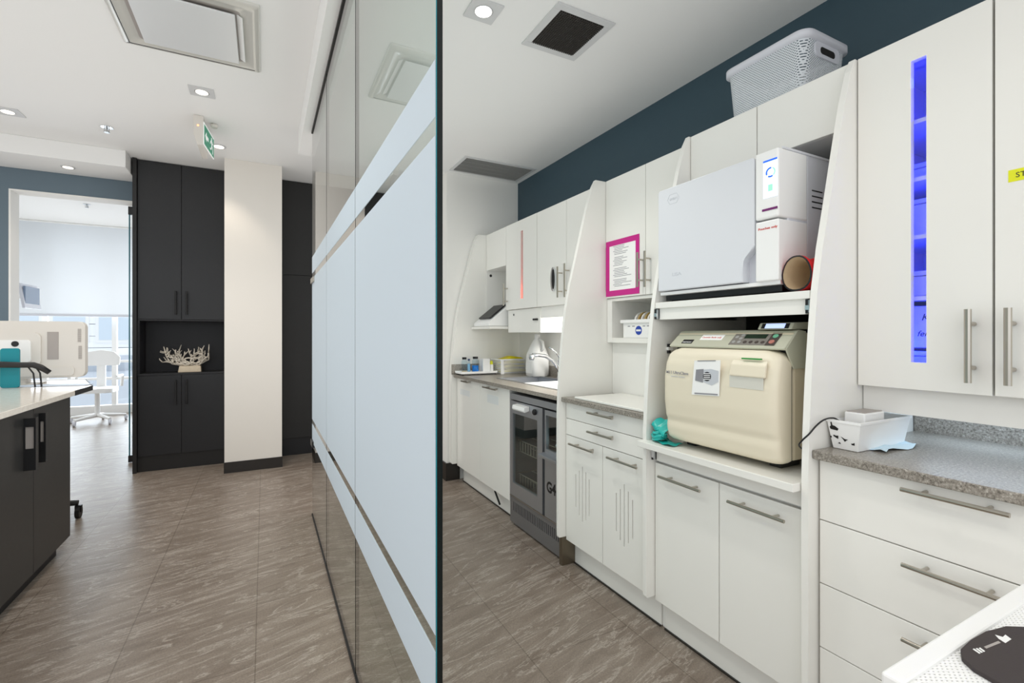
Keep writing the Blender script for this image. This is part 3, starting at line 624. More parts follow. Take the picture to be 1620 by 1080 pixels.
gm = panel_x(y0, y1, .015, .188, 1.452, .02, [(2.20 + k * .0205, 2.209 + k * .0205, .095, .155) for k in range(28)])
part('grille', gm, stl3, ww); part('grille_back', MB().box(1.473, 1.48, y0, y1, .02, .19), dkvoid, ww); part('trim_strip', MB().box(1.447, 1.451, y0, y1, .186, .191), steel, ww)
rk = MB()
for zz in (.55, .33):
    for y in (2.42, 2.78): rk.tube([(1.50, y, zz), (1.85, y, zz)], .003, 6)
    for y in [2.44 + .035 * k for k in range(10)]: rk.tube([(1.50, y, zz), (1.50, y, zz - .07)], .002, 5)
    for x in (1.50, 1.6, 1.7, 1.85): rk.tube([(x, 2.42, zz), (x, 2.78, zz)], .003, 6); rk.tube([(x, 2.42, zz - .07), (x, 2.78, zz - .07)], .0025, 6)
part('wire_rack', rk, steel, ww)
part('spray_arm', MB().tube([(1.6, 2.45, .46), (1.65, 2.6, .45), (1.7, 2.75, .46)], .012, 8), zinc, ww)
wp = thing('packed_pouch', 'folded white pouch behind the small right-hand washer window', 'pouch', (1.55, 2.27, .56))
part('pouch', MB().prism([(2.20, .60), (2.335, .60), (2.28, .66), (2.205, .765)], 1.50, 1.515, 'x', .002), mat('misty_film', (.55, .62, .68), .3), wp)

# ---- pull-out shelves with slides
def pull_shelf(label, xf, y0, y1, z0, z1, az0, ax):
    t = thing('pull_out_shelf', label, 'shelf', (1.75, (y0 + y1) / 2, z0), 'pull-out shelves in the sterilizer bay')
    part('board', MB().prism([(xf, .850), (2.0, .850), (2.0, 1.485), (1.4015, 1.485), (1.4015, 1.505), (xf, 1.505)], z0, z1, 'z', .002) if xf < 1.4 else MB().box(xf, 2.0, .850, 1.4855, z0, z1, .002), white_lam, t)
    part('apron', MB().box(ax, ax + .018, .868, 1.47, az0, z0), white_lam, t)
    for y in (.848, 1.4725):
        s_ = part('drawer_slide', MB().box(ax - .012, 1.95, y + .001, y + .0125, az0 + .004, z0 - .004), zinc, t)
        part('slide_bracket', MB().box(ax - .016, ax - .012, y - .0, y + .013, az0 + .012, z0 - .02), chrome, s_); part('slide_channel', MB().box(ax - .014, ax - .006, y + .006, y + .0128, az0 + .002, z0 - .002), blk, s_)
    return t
pull_shelf('white pull-out shelf carrying the upper white sterilizer', 1.452, .85, 1.50, 1.358, 1.383, 1.312, 1.462)
pull_shelf('white pull-out shelf under the beige sterilizer, pulled forward', 1.370, .858, 1.490, .787, .812, .728, 1.445)
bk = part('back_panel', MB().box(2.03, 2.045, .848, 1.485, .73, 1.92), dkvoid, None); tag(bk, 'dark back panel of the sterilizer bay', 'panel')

# ---- white upper sterilizer
lz = thing('sterilizer', 'cool white sterilizer with a lit touch screen on the upper shelf', 'sterilizer', (1.7, 1.2, 1.384), 'sterilizers')
part('body', MB().box(1.50, 1.96, .947, 1.465, 1.418, 1.85, .004), lisag, lz)
part('underblock', MB().box(1.51, 1.95, .97, 1.45, 1.3835, 1.392).box(1.49, 1.95, .96, 1.462, 1.391, 1.412), blk, lz)
dpoly = [(1.466, 1.428), (1.466, 1.832), (1.458, 1.842), (1.036, 1.842), (1.03, 1.832), (1.03, 1.545), (1.036, 1.538), (1.068, 1.512), (1.074, 1.50), (1.074, 1.428)]
dr = part('door', MB().prism(dpoly, 1.449, 1.498, 'x', .004), lisaw, lz)
part('grip_recess', MB().box(1.485, 1.50, 1.028, 1.075, 1.42, 1.55), lisag, dr)
part('base_strip', MB().box(1.462, 1.50, .948, 1.465, 1.412, 1.424), plast, lz)
cp = part('control_panel', MB().box(1.445, 1.60, .944, 1.024, 1.626, 1.846, .006), plast, lz)
part('water_cover', MB().box(1.447, 1.60, .944, 1.024, 1.424, 1.620, .004), plast, lz)
part('touch_screen', MB().box(1.4435, 1.4452, .946, .994, 1.692, 1.814), scr, cp)
part('screen_header', MB().box(1.4430, 1.4436, .946, .994, 1.808, 1.814), scrb, cp)
Mr = west(.9685, 1.772, 1.4434)
rg = MB()
for (a0, a1, mm) in ((80, 205, 0), (235, 300, 0)):
    A = arc(0, 0, .0165, a0, a1, 10); B = arc(0, 0, .0115, a1, a0, 10); rg.prism(A + B, 0, .0006, 'z', M=Mr)
part('screen_ring', rg, scrb, cp)
part('screen_ring', MB().prism(arc(0, 0, .0165, -50, 60, 8) + arc(0, 0, .0125, 60, -50, 8), 0, .0005, 'z', M=Mr), scrg, cp)
part('screen_button', MB().box(1.4428, 1.4434, .9615, .9765, 1.712, 1.733), scrg, cp)
part('status_bar', MB().box(1.4432, 1.4452, .946, .998, 1.651, 1.658), purple, cp)
text('Pouches only', .0105, west(1.014, 1.592, 1.4468), inkr, lz, width=.066, bold=.0002)
text('W&H', .016, west(1.405, 1.787, 1.4488), inkl, lz, width=.042)
hx = MB(); H = [(-.03, 0), (-.018, .019), (.018, .019), (.03, 0), (.018, -.019), (-.018, -.019)]
Mh = west(1.3835, 1.7925, 1.4489)
for k in range(6):
    p, q = Vector((*H[k], 0)), Vector((*H[(k + 1) % 6], 0)); hx.tube([Mh @ p, Mh @ q], .0007, 5)
part('logo_outline', hx, inkl, lz)
text('LISA', .018, west(1.39, 1.484, 1.4488), inkl, lz, width=.046)
sv = MB()
for k in range(4): sv.box(1.63, 1.69, .9462, .9472, 1.675 + k * .019, 1.679 + k * .019)
part('side_vent', sv, blk, lz); part('side_seam', MB().box(1.606, 1.6085, .9462, .9472, 1.42, 1.85).box(1.47, 1.96, .944, .948, 1.846, 1.853), lisaw, lz)

# ---- red mitt
mt = thing('oven_mitt', 'red oven mitt with tan lining beside the white sterilizer', 'mitt', (1.53, .895, 1.384))
def ring(x, cy, cz, ry, rz, n=24, sq=2.4):
    out = []
    for k in range(n):
        a = 2 * math.pi * k / n; c_, s_ = math.cos(a), math.sin(a); q = (abs(c_) ** sq + abs(s_) ** sq) ** (-1 / sq); zz = cz + rz * q * s_
        out.append(Vector((x, cy + ry * q * c_ * (1 if s_ < 0 else 1 - .18 * s_), max(1.3842, zz))))
    return out + [out[0]]
rows = [ring(1.462, .896, 1.440, .0465, .054), ring(1.475, .896, 1.440, .047, .055), ring(1.50, .895, 1.436, .044, .050), ring(1.54, .895, 1.438, .042, .052), ring(1.59, .895, 1.445, .042, .058), ring(1.65, .895, 1.44, .040, .054), ring(1.69, .895, 1.425, .030, .038), ring(1.705, .895, 1.415, .012, .018)]
mb = MB(); mb.grid(rows); bmesh.ops.remove_doubles(mb.bm, verts=mb.bm.verts, dist=1e-6); part('outer', mb, red, mt, smooth=True)
rows = [ring(1.462, .896, 1.440, .0425, .050), ring(1.50, .895, 1.436, .039, .044), ring(1.56, .895, 1.438, .036, .044), ring(1.62, .895, 1.44, .02, .03), ring(1.63, .895, 1.44, .004, .006)]
mb = MB(); mb.grid(rows); bmesh.ops.remove_doubles(mb.bm, verts=mb.bm.verts, dist=1e-6); part('lining', mb, lining, mt, smooth=True)
a_ = ring(1.4615, .896, 1.440, .0475, .055); b_ = ring(1.4605, .896, 1.440, .0425, .050); mb = MB(); mb.grid([a_, b_]); part('binding', mb, blk, mt)

# ---- beige lower sterilizer
bs = thing('sterilizer', 'beige sterilizer with a bulging door and grey-green control strip', 'sterilizer', (1.7, 1.17, .813), 'sterilizers')
part('body', MB().box(1.50, 1.97, .928, 1.402, .845, 1.256, .006), beige2, bs)
for x in (1.50, 1.85):
    for y in (.97, 1.32): part('foot', MB().box(x, x + .10, y, y + .04, .8125, .846), blk, bs)
part('shadow_gap', MB().box(1.487, 1.503, .934, 1.398, .848, 1.20), blk, bs)
def fx(z):
    pts = [(.838, 1.440), (.852, 1.425), (.89, 1.417), (.918, 1.420), (.935, 1.412), (1.0, 1.405), (1.08, 1.405), (1.13, 1.413), (1.17, 1.428), (1.198, 1.450)]
    for (a, xa), (b2, xb) in zip(pts, pts[1:]):
        if z <= b2: k = (z - a) / (b2 - a); k = k * k * (3 - 2 * k) * .5 + k * .5; return xa + (xb - xa) * k
    return pts[-1][1]
yl, yr, zb, zt, R = 1.402, .928, .838, 1.198, .045
rows = []
NZ, NY = 40, 28
for i in range(NZ + 1):
    z = zb + (zt - zb) * i / NZ; ins = 0
    if z > zt - R: d = z - (zt - R); ins = R - math.sqrt(max(R * R - d * d, 0))
    if z < zb + .012: d = zb + .012 - z; ins = max(ins, .012 - math.sqrt(max(.012 ** 2 - d * d, 0)))
    row = []
    for j in range(NY + 1):
        s_ = -1 + 2 * j / NY; s_ = math.copysign(1 - (1 - abs(s_)) ** 1.5, s_)
        y = (yl + yr) / 2 + s_ * ((yl - yr) / 2 - ins); row.append(Vector((fx(z) + .022 * abs(s_) ** 26, y, z)))
    rows.append(row)
mb = MB(); mb.grid(rows)
# skirt back to the gap
bnd = [rows[0][j] for j in range(NY + 1)] + [rows[i][NY] for i in range(1, NZ + 1)] + [rows[NZ][j] for j in range(NY - 1, -1, -1)] + [rows[i][0] for i in range(NZ - 1, 0, -1)]
bnd.append(bnd[0]); mb.grid([bnd, [Vector((1.488, p.y, p.z)) for p in bnd]])
bmesh.ops.remove_doubles(mb.bm, verts=mb.bm.verts, dist=1e-6)
bd_ = part('door', mb, beige, bs, smooth=True)
# control strip
cs = part('control_strip', MB().prism([(1.452, 1.200), (1.448, 1.206), (1.515, 1.262), (1.53, 1.266), (1.56, 1.262), (1.56, 1.20)], .926, 1.404, 'y', .003), sage, bs)
part('corner_cheek', MB().prism([(1.495, 1.140), (1.455, 1.205), (1.515, 1.262), (1.56, 1.262), (1.56, 1.14)], .924, .930, 'y', .002), sage, bs)
def onslope(y, t): return frame((1.4468 + .0675 * t, y, 1.2055 + .0565 * t), (0, -1, 0), (.767, 0, .642))
part('name_plate', MB().box(0, .05, 0, .022, 0, .001, M=onslope(1.352, .18)), blk, cs)
text('MIDMARK', .0085, onslope(1.348, .22) @ Matrix.Translation((0, 0, .0012)), plast, cs, width=.042)
part('label', MB().box(0, .098, 0, .030, 0, .0008, M=onslope(1.277, .42)), paper, cs)
text('Cassette Packs only', .0115, onslope(1.272, .54) @ Matrix.Translation((0, 0, .001)), inkr, cs, width=.085)
kp = part('keypad', MB().box(0, .170, 0, .062, 0, .001, M=onslope(1.137, .16)), panelg, cs)
part('keypad_end', MB().box(.138, .171, -.001, .063, .0006, .0016, M=onslope(1.137, .16)), panelb, kp)
part('lcd', MB().box(.044, .125, .033, .054, .0006, .002, M=onslope(1.137, .16)), lcdg, kp)
for x, y, m_ in ((.155, .045, greenb), (.155, .016, pinkb)): part('button', MB().lathe([(.0095, .001), (.0095, .003), (.008, .004)], None, 16, onslope(1.137, .16) @ Matrix.Translation((x, y, 0))), m_, kp)
for x, y in ((.014, .014), (.036, .014), (.058, .014), (.080, .014), (.102, .014), (.124, .014), (.014, .040), (.033, .032), (.033, .050)):
    part('key', MB().lathe([(.0068, .0008), (.0068, .002), (.0058, .0026)], None, 14, onslope(1.137, .16) @ Matrix.Translation((x, y, 0))), grille if x < .05 else panelb, kp)
# door details
part('status_bar', MB().box(1.408, 1.4165, .978, 1.048, 1.168, 1.173, .001), green, bd_)
part('handle_flap', MB().prism([(1.408, 1.110), (1.397, 1.112), (1.404, 1.150), (1.418, 1.166)], .958, 1.088, 'y', .004), beige, bd_)
part('handle_recess', MB().prism([(1.4038, 1.072), (1.4048, 1.072), (1.4048, 1.112), (1.4038, 1.112)], .966, 1.090, 'y'), mat('grey_recess', (.60, .59, .53), .5), bd_)
cd = part('instruction_card', MB().prism([(-.064, -.066), (.056, -.066), (.058, .060), (-.054, .060)], 0, .0012, 'z', M=frame((1.4005, 1.182, 1.098), (0, -1, .06), (-.045, -.06, 1))), paper, None)
tag(cd, 'square white instruction card stuck on the beige sterilizer door', 'card')
Mc = frame((1.3990, 1.182, 1.098), (0, -1, .06), (-.045, -.06, 1)) @ Matrix.Scale(1.12, 4)
cdp = MB()
cdp.prism([(-.043, -.012), (-.012, -.018), (-.010, .026), (-.040, .024)], 0, .0008, 'z', M=Mc); part('drawing', cdp, ink, cd)
part('drawing', MB().prism([(-.010, -.016), (.022, -.026), (.046, -.014), (.046, .020), (.018, .026), (-.010, .024)], 0, .0006, 'z', M=Mc), inkl, cd)
part('drawing', MB().prism(arc(.004, .002, .015, 0, 340, 16), .0006, .0012, 'z', M=Mc), inkb, cd)
dl = MB()
for k in range(4): dl.box(-.008, .016, -.008 + k * .006, -.0055 + k * .006, .0012, .0016, M=Mc)
part('drawing', dl, paper, cd)
part('print_line', MB().box(-.045, .045, -.056, -.052, 0, .0008, M=Mc), ink, cd); part('print_line', MB().box(-.035, .035, .051, .054, 0, .0008, M=Mc), ink, cd)
text('M11 UltraClave', .0155, west(1.376, 1.0985, 1.4036), ink, bd_, width=.108, bold=.0002); text('automatic sterilizer', .007, west(1.352, 1.087, 1.4036), inkl, bd_, width=.070)
# small printer on top
tpn = thing('display_unit', 'small grey unit with a lit blue display on top of the beige sterilizer', 'display', (1.56, .98, 1.267))
part('housing', MB().prism([(1.50, 1.267), (1.515, 1.289), (1.60, 1.292), (1.66, 1.267)], .935, 1.055, 'y', .003), sage, tpn)
part('display', MB().box(-.034, .034, -.009, .009, 0, .001, M=frame((1.5068, .995, 1.2785), (0, -1, 0), (.55, 0, .83))), scr2, tpn)
part('bezel', MB().box(-.048, .048, -.010, .010, -.001, .0002, M=frame((1.5070, .995, 1.2785), (0, -1, 0), (.55, 0, .83))), blk, tpn)
# teal film roll at the foot of the beige sterilizer
gw = MB(); random.seed(3)
for k in range(7):
    a0 = random.uniform(0, 6.28); r0 = random.uniform(.016, .030)
    pts = [(1.435 + random.uniform(-.004, .004) + .024 * math.sin(a0 + i * .7), 1.446 + r0 * math.cos(a0 + i * .7), .820 + k * .004 + .005 * (1 + math.sin(i * .8 + k))) for i in range(12)]
    gw.tube(smooth(pts), .0055, 6)
gw.grid([[Vector((1.445 + .03 * math.sin(i * .9 + j * .5), 1.472 - .011 * j - .004 * math.sin(i * 1.3), .818 + .012 * i + .005 * math.sin(j * 2.1))) for j in range(7)] for i in range(8)])
gw.grid([[Vector((1.400 + .02 * j + .004 * math.sin(i * 1.2), 1.44 - .016 * i, .8145 + .004 * (1 + math.sin(i * 1.6 + j * 2)))) for j in range(4)] for i in range(7)])
g_ = part('plastic_strap', gw, tealb, None, smooth=True); tag(g_, 'crumpled teal plastic strap at the left foot of the beige sterilizer', 'strap')
hk = thing('cable_clip', 'small white clip on the inner side panel left of the beige sterilizer', 'clip', (1.53, 1.486, 1.19))
part('clip', MB().box(1.515, 1.545, 1.474, 1.4865, 1.183, 1.197, .002), plast, hk); part('screw', MB().box(1.522, 1.528, 1.472, 1.475, 1.172, 1.178).box(1.522, 1.528, 1.472, 1.475, 1.202, 1.208).box(1.520, 1.530, 1.475, 1.4865, 1.170, 1.21), blk, hk)

# ---- grey perforated basket on top of the cabinets
gb = thing('storage_basket', 'grey perforated plastic basket on top of the wall cabinets', 'basket', (1.83, 1.17, 2.118))
def rr(x0, x1, y0, y1, r, z, n=6):
    p = [Vector((x, y, z)) for x, y in rrect(x0, x1, y0, y1, r, n)]; return p + [p[0]]
mb = MB(); mb.grid([rr(1.715, 1.945, 1.03, 1.315, .03, 2.119), rr(1.708, 1.952, 1.022, 1.322, .035, 2.14), rr(1.697, 1.963, 1.008, 1.336, .04, 2.315)]); bmesh.ops.remove_doubles(mb.bm, verts=mb.bm.verts, dist=1e-6)
part('body', mb, perf, gb, smooth=True)
part('base', MB().prism(rrect(1.715, 1.945, 1.03, 1.315, .03), 2.1185, 2.121, 'z'), plast, gb)
mb = MB(); mb.grid([rr(1.698, 1.962, 1.009, 1.335, .04, 2.308), rr(1.686, 1.974, .996, 1.348, .045, 2.312), rr(1.686, 1.974, .996, 1.348, .045, 2.334), rr(1.692, 1.968, 1.003, 1.341, .042, 2.337), rr(1.700, 1.960, 1.012, 1.332, .038, 2.33)]); bmesh.ops.remove_doubles(mb.bm, verts=mb.bm.verts, dist=1e-6)
part('rim', mb, lisag, gb, smooth=True)
part('grip_plate', MB().prism(rrect(1.755, 1.905, 2.255, 2.31, .02), 1.0065, 1.0125, 'y'), lisag, gb); part('grip_hole', MB().prism(rrect(1.785, 1.875, 2.268, 2.293, .0115), 1.0055, 1.0066, 'y'), dkvoid, gb)

# ---- right counter things
bn = thing('storage_bin', 'white plastic bin with small dark cut-outs on the right-hand counter', 'bin', (1.63, .78, .914))
part('body', open_box(MB(), 1.49, 1.775, .732, .822, .9145, .996, flare=.012), plast, bn)
part('rim', MB().box(1.488, 1.494, .730, .823, .992, .999).box(1.771, 1.777, .730, .823, .992, .999).box(1.494, 1.771, .730, .735, .992, .999), plast, bn)
for y, z, pts in ((.803, .978, [(-.010, -.008), (.009, -.010), (.012, -.004), (.002, .003), (-.004, .004), (-.006, .014), (-.009, .013), (-.008, .003), (-.012, -.002)]), (.800, .950, [(-.006, .004), (.0, .002), (.007, .003), (.006, -.007), (.0, -.004), (-.007, .0)]), (.776, .944, [(-.010, .008), (.0, .002), (.009, .002), (.003, -.002), (.0, -.006), (-.004, .0)]), (.755, .936, [(-.005, .0), (.0, .001), (.004, .004), (.004, -.004), (-.003, -.004)]), (.792, .931, [(-.004, .0), (.002, .003), (.004, -.002)]), (.814, .947, [(-.002, .002), (.002, .002), (.002, -.003), (-.002, -.003)])):
    x = 1.502 - (z - .9145) / .0815 * .012
    part('cut_out', MB().prism(pts, .0005, .0012, 'z', M=frame((x, y, z), (0, -1, 0), (-.147, 0, 1))), dkvoid, bn)
ub = thing('timer_box', 'white box with a grey textured top standing in the plastic bin', 'box', (1.60, .78, .92))
part('body', MB().box(1.555, 1.665, .752, .808, .916, 1.018, .004), plast, ub); part('top', MB().box(1.56, 1.66, .756, .804, 1.018, 1.020), mong, ub)
nk = MB(); nk.grid([[Vector((1.56 + .21 * i / 8, .70 + .06 * j / 4 + .008 * math.sin(i), .9142 + .004 * (1 + math.sin(i * 1.1 + j * 1.7)) * (j < 4))) for j in range(5)] for i in range(9)])
nk = part('napkin', nk, bluec, None, smooth=True); tag(nk, 'pale blue cloth lying beside the plastic bin', 'cloth')
pc = part('power_cord', MB().tube(smooth([(1.53, .80, .985), (1.505, .81, 1.001), (1.46, .812, 1.0), (1.425, .815, .985), (1.402, .822, .962), (1.394, .838, .94), (1.405, .853, .92), (1.45, .858, .895)]), .0025, 8), blk, None, smooth=True); tag(pc, 'thin black cord running from the plastic bin round the white divider panel', 'cord')

# ---- mesh top in the foreground, taken for a chair back, built as a cart
ct = thing('mesh_top', 'white perforated mesh top in the lower right foreground', 'cart', (1.08, .03, 0))
fr = MB(); zc = .75
fr.box(.812, 1.36, .342, .372, zc - .028, zc, .004, 2).box(.812, .840, -.30, .342, zc - .028, zc, .004).box(1.33, 1.36, -.30, .342, zc - .028, zc, .004).box(.84, 1.33, -.30, -.27, zc - .028, zc, .004)
part('top_frame', fr, plast, ct)
ms = MB(); import itertools
def bar2(mb, p, q, w=.0019, zc=.75):
    p, q = Vector((*p, 0)), Vector((*q, 0)); d = (q - p).normalized(); n = Vector((-d.y, d.x, 0)) * w
    mb._add([(p + n) + Vector((0, 0, zc - .004)), (q + n) + Vector((0, 0, zc - .004)), (q - n) + Vector((0, 0, zc - .004)), (p - n) + Vector((0, 0, zc - .004)), (p + n) + Vector((0, 0, zc - .008)), (q + n) + Vector((0, 0, zc - .008)), (q - n) + Vector((0, 0, zc - .008)), (p - n) + Vector((0, 0, zc - .008))], [(0, 1, 2, 3), (7, 6, 5, 4), (0, 4, 5, 1), (2, 6, 7, 3)])
def clip(x0, y0, dx, dy):
    t0, t1 = -9, 9
    for o_, d_, lo, hi in ((x0, dx, .838, 1.333), (y0, dy, -.272, .344)):
        a, b2 = sorted(((lo - o_) / d_, (hi - o_) / d_)); t0 = max(t0, a); t1 = min(t1, b2)
    return ((x0 + dx * t0, y0 + dy * t0), (x0 + dx * t1, y0 + dy * t1)) if t1 - t0 > .01 else None
for k in range(-90, 150):
    for sg in (1, -1):
        q = clip(.838 + k * .0125, 0, .86, sg * .5)
        if q: bar2(ms, *q, zc=.75 - (.0004 if sg > 0 else 0))
part('mesh_deck', ms, plast, ct)
part('lower_tray', MB().box(.83, 1.34, -.28, .36, .18, .20, .004), plast, ct)
for x in (.83, 1.342):
    for y in (-.285, .357): part('leg', MB().tube([(x, y, .05), (x, y, zc - .02)], .011, 10), plast, ct); part('caster', MB().tube([(x - .012, y, .027), (x + .012, y, .027)], .027, 14).box(x - .016, x + .016, y - .008, y + .008, .03, .058), blk, ct)
mp_ = thing('mouse_pad', 'rounded charcoal mouse pad with a white logo on the mesh top', 'mouse pad', (1.05, .25, zc))
ol = [(.953, .328), (.975, .337), (1.02, .339), (1.07, .337), (1.12, .328), (1.15, .31), (1.16, .28), (1.16, .20), (1.13, .16), (1.0, .15), (.94, .17), (.925, .22), (.928, .27), (.938, .31)]
part('pad', MB().prism(ol, zc - .0036, zc + .004, 'z', .0015), pad, mp_)
Ml = frame((.985, .318, zc + .0041), (.99, -.117, 0), (.117, .99, 0))
for k in range(3): part('logo_stroke', MB().prism([(.006 * k, 0), (.006 * k + .004, 0), (.006 * k + .008, .010 - .001 * k), (.006 * k + .004, .010 - .001 * k)], 0, .0003, 'z', M=Ml), plast, mp_)
part('logo_line', MB().prism([(.026, .003), (.066, .003), (.068, .007), (.028, .007)], 0, .0003, 'z', M=Ml), mong, mp_)
part('logo_leaf', MB().prism([(.072, 0), (.094, .002), (.100, .012), (.088, .010), (.084, .018), (.076, .010)], 0, .0003, 'z', M=Ml), plast, mp_)

# ================================================================== CEILING FITTINGS
satin = mat('satin_grey_trim', (.58, .585, .59), .45)
def vent(label, x0, x1, y0, y1, z, fw, nx, ny, mgrid, group):
    t = thing('ceiling_vent', label, 'vent', ((x0 + x1) / 2, (y0 + y1) / 2, z), group)
    part('frame', MB().box(x0, x1, y0, y0 + fw, z - .006, z, .001).box(x0, x1, y1 - fw, y1, z - .006, z, .001).box(x0, x0 + fw, y0 + fw, y1 - fw, z - .006, z, .001).box(x1 - fw, x1, y0 + fw, y1 - fw, z - .006, z, .001), satin, t)
    part('void', MB().box(x0 + fw, x1 - fw, y0 + fw, y1 - fw, z - .0015, z), dkvoid, t)
    g = MB()
    for k in range(1, nx): x = x0 + fw + (x1 - x0 - 2 * fw) * k / nx; g.box(x - .0008, x + .0008, y0 + fw, y1 - fw, z - .008, z - .0015)
    for k in range(1, ny): y = y0 + fw + (y1 - y0 - 2 * fw) * k / ny; g.box(x0 + fw, x1 - fw, y - .0008, y + .0008, z - .008, z - .0015)
    part('grille', g, mgrid, t)
vent('square egg-crate ceiling vent near the round lamp', 1.088, 1.392, 1.665, 1.988, 2.64, .035, 22, 22, mat('dark_grille', (.06, .055, .05), .5), 'ceiling vents')
vent('long grey ceiling vent by the end wall', 1.385, 2.03, 3.44, 3.80, 2.64, .025, 70, 4, grille, 'ceiling vents')
def downlight(label, x, y, z, half, r, power, col, square=True, ang=115, m_=None):
    t = thing('downlight', label, 'light', (x, y, z), 'recessed downlights')
    if square: p = MB(); R_ = rrect(x - half, x + half, y - half, y + half, .003, 2); p.prism(R_, z - .005, z, 'z')
    else: p = MB().lathe([(half, -.005), (half, 0)], (x, y, z), 28)
    part('trim_plate', p, satin, t)
    part('reflector', MB().lathe([(r * 1.12, -.0065), (r * 1.12, -.005)], (x, y, z), 28), chrome, t)
    part('lens', MB().lathe([(r, -.008), (r, -.0065)], (x, y, z), 28), m_ or lamp, t)
    spot('ceiling_spot', (x, y, z - .02), power, col, ang)
WARM = (1, .87, .72); NEU = (1, .96, .90)
downlight('square downlight over the glass-walled sterilization aisle', .834, 1.862, 2.64, .068, .036, 34, NEU, m_=lampc)
downlight('square downlight between the air-conditioning cassette and the exit sign', -.362, 3.695, 2.84, .07, .036, 34, WARM)
downlight('square downlight above the island at the left edge', -1.62, 4.66, 2.84, .075, .036, 20, NEU)
downlight('round downlight behind the exit sign in front of the cream column', -.34, 4.70, 2.84, .055, .04, 16, WARM, False, 86)
downlight('small downlight in the white drop above the blue wall', -1.5, 5.40, 2.695, .05, .036, 8, WARM, False)
for x, y, z, p in ((.83, .55, 2.64, 6), (.83, -1.0, 2.64, 12), (-.36, 1.6, 2.84, 26), (-1.62, 2.4, 2.84, 26), (-.36, -.4, 2.84, 26)):  # extra unseen lamps without fittings, added as fill
    spot('ceiling_spot', (x, y, z - .02), p, NEU, 120)
# air-conditioning cassette
ac = thing('ceiling_air_conditioner', 'square silver-white air-conditioning cassette in the ceiling', 'air conditioner', (-.345, 2.92, 2.84))
x0, x1, y0, y1 = -.672, -.02, 2.595, 3.247; i0, i1, j0, j1 = -.568, -.128, 2.70, 3.17
mb = MB()
def rq(a, b2, c, d, r, z): p = [Vector((x, y, z)) for x, y in rrect(a, b2, c, d, r, 4)]; return p + [p[0]]
mb.grid([rq(x0, x1, y0, y1, .006, 2.84), rq(x0, x1, y0, y1, .006, 2.832), rq(x0 + .006, x1 - .006, y0 + .006, y1 - .006, .008, 2.826), rq(x0 + .035, x1 - .035, y0 + .035, y1 - .035, .02, 2.822), rq(x0 + .055, x1 - .055, y0 + .055, y1 - .055, .03, 2.834), rq(i0 - .022, i1 + .022, j0 - .012, j1 + .008, .02, 2.836)])
bmesh.ops.remove_doubles(mb.bm, verts=mb.bm.verts, dist=1e-6)
acm = mat('pearl_plastic', (.66, .65, .61), .2, metal=.2); part('surround', mb, acm, ac, smooth=True)
part('void', MB().box(i0 - .025, i1 + .025, j0 - .015, j1 + .010, 2.8365, 2.8395), mong, ac)
part('groove', MB().box(x0 + .02, x1 - .03, y1 - .030, y1 - .0265, 2.8205, 2.8225).box(x0 + .028, x0 + .0315, y0 + .03, y1 - .03, 2.8205, 2.8225), blk, ac)
part('center_panel', MB().box(i0, i1, j0, j1, 2.815, 2.824, .003), mat('satin_panel', (.70, .71, .72), .3, metal=.1), ac)
part('louver', MB().prism([(i1 + .004, 2.838), (i1 + .03, 2.823), (i1 + .032, 2.826), (i1 + .008, 2.839)], j0 + .02, j1 - .02, 'y'), plast, ac)
# exit sign
ex = thing('exit_sign', 'green running-man exit sign hanging from the ceiling', 'sign', (-.415, 4.25, 2.84))
part('housing', MB().prism([(-.455, 2.84), (-.392, 2.84), (-.394, 2.63), (-.43, 2.625), (-.452, 2.70)], 4.10, 4.42, 'y', .004), monw, ex)
Mf = frame((-.390, 4.105, 2.635), (.036, .32, 0), (0, 0, 1))
part('face', MB().box(0, .322, 0, .165, -.004, .001, M=Mf), whites, ex)
part('panel', MB().box(.008, .314, .008, .150, .001, .002, M=Mf), greens, ex)
Me = Mf @ Matrix.Translation((.16, .078, .002))
pg = MB(); B_ = lambda *q: pg.prism(list(q), 0, .0012, 'z', M=Me)
B_((-.13, .0), (-.09, .036), (-.09, .014), (-.03, .014), (-.03, -.014), (-.09, -.014), (-.09, -.036))
pg.prism(arc(.075, .047, .013, 0, 330, 12), 0, .0012, 'z', M=Me)
B_((.055, .034), (.085, .032), (.095, -.002), (.07, -.006)); B_((.06, .034), (.035, .022), (.022, .0), (.03, -.004), (.045, .014), (.064, .022)); B_((.085, .03), (.11, .014), (.125, .022), (.121, .03), (.108, .024), (.088, .038))
B_((.07, -.004), (.052, -.03), (.022, -.034), (.022, -.044), (.056, -.042), (.086, -.008)); B_((.084, -.004), (.106, -.026), (.10, -.056), (.112, -.058), (.12, -.024), (.096, .004))
part('pictogram', pg, whites, ex)
part('indicator_led', MB().lathe([(.006, 0), (.006, .002)], None, 10, frame((-.425, 4.0995, 2.765), (1, 0, 0), (0, 0, 1))), led, ex)
part('emergency_head', MB().lathe([(.022, -.03), (.026, -.012), (.012, 0)], (-.335, 4.22, 2.84), 16), monw, ex)
for lb, x, y in (('pendent sprinkler head in the ceiling left of the exit sign', -1.07, 4.665), ('small sprinkler head on the ceiling of the far window room', -1.92, 7.54)):
    s_ = thing('sprinkler', lb, 'sprinkler', (x, y, 2.84), 'ceiling sprinklers')
    part('escutcheon', MB().lathe([(.038, -.004), (.038, 0)], (x, y, 2.84), 20), chrome, s_); part('deflector', MB().tube([(x, y, 2.84), (x, y, 2.80)], .007, 8).lathe([(.018, -.042), (.02, -.038)], (x, y, 2.84), 16).tube([(x - .014, y, 2.834), (x - .014, y, 2.808), (x, y, 2.80), (x + .014, y, 2.808), (x + .014, y, 2.834)], .003, 6), zinc, s_)
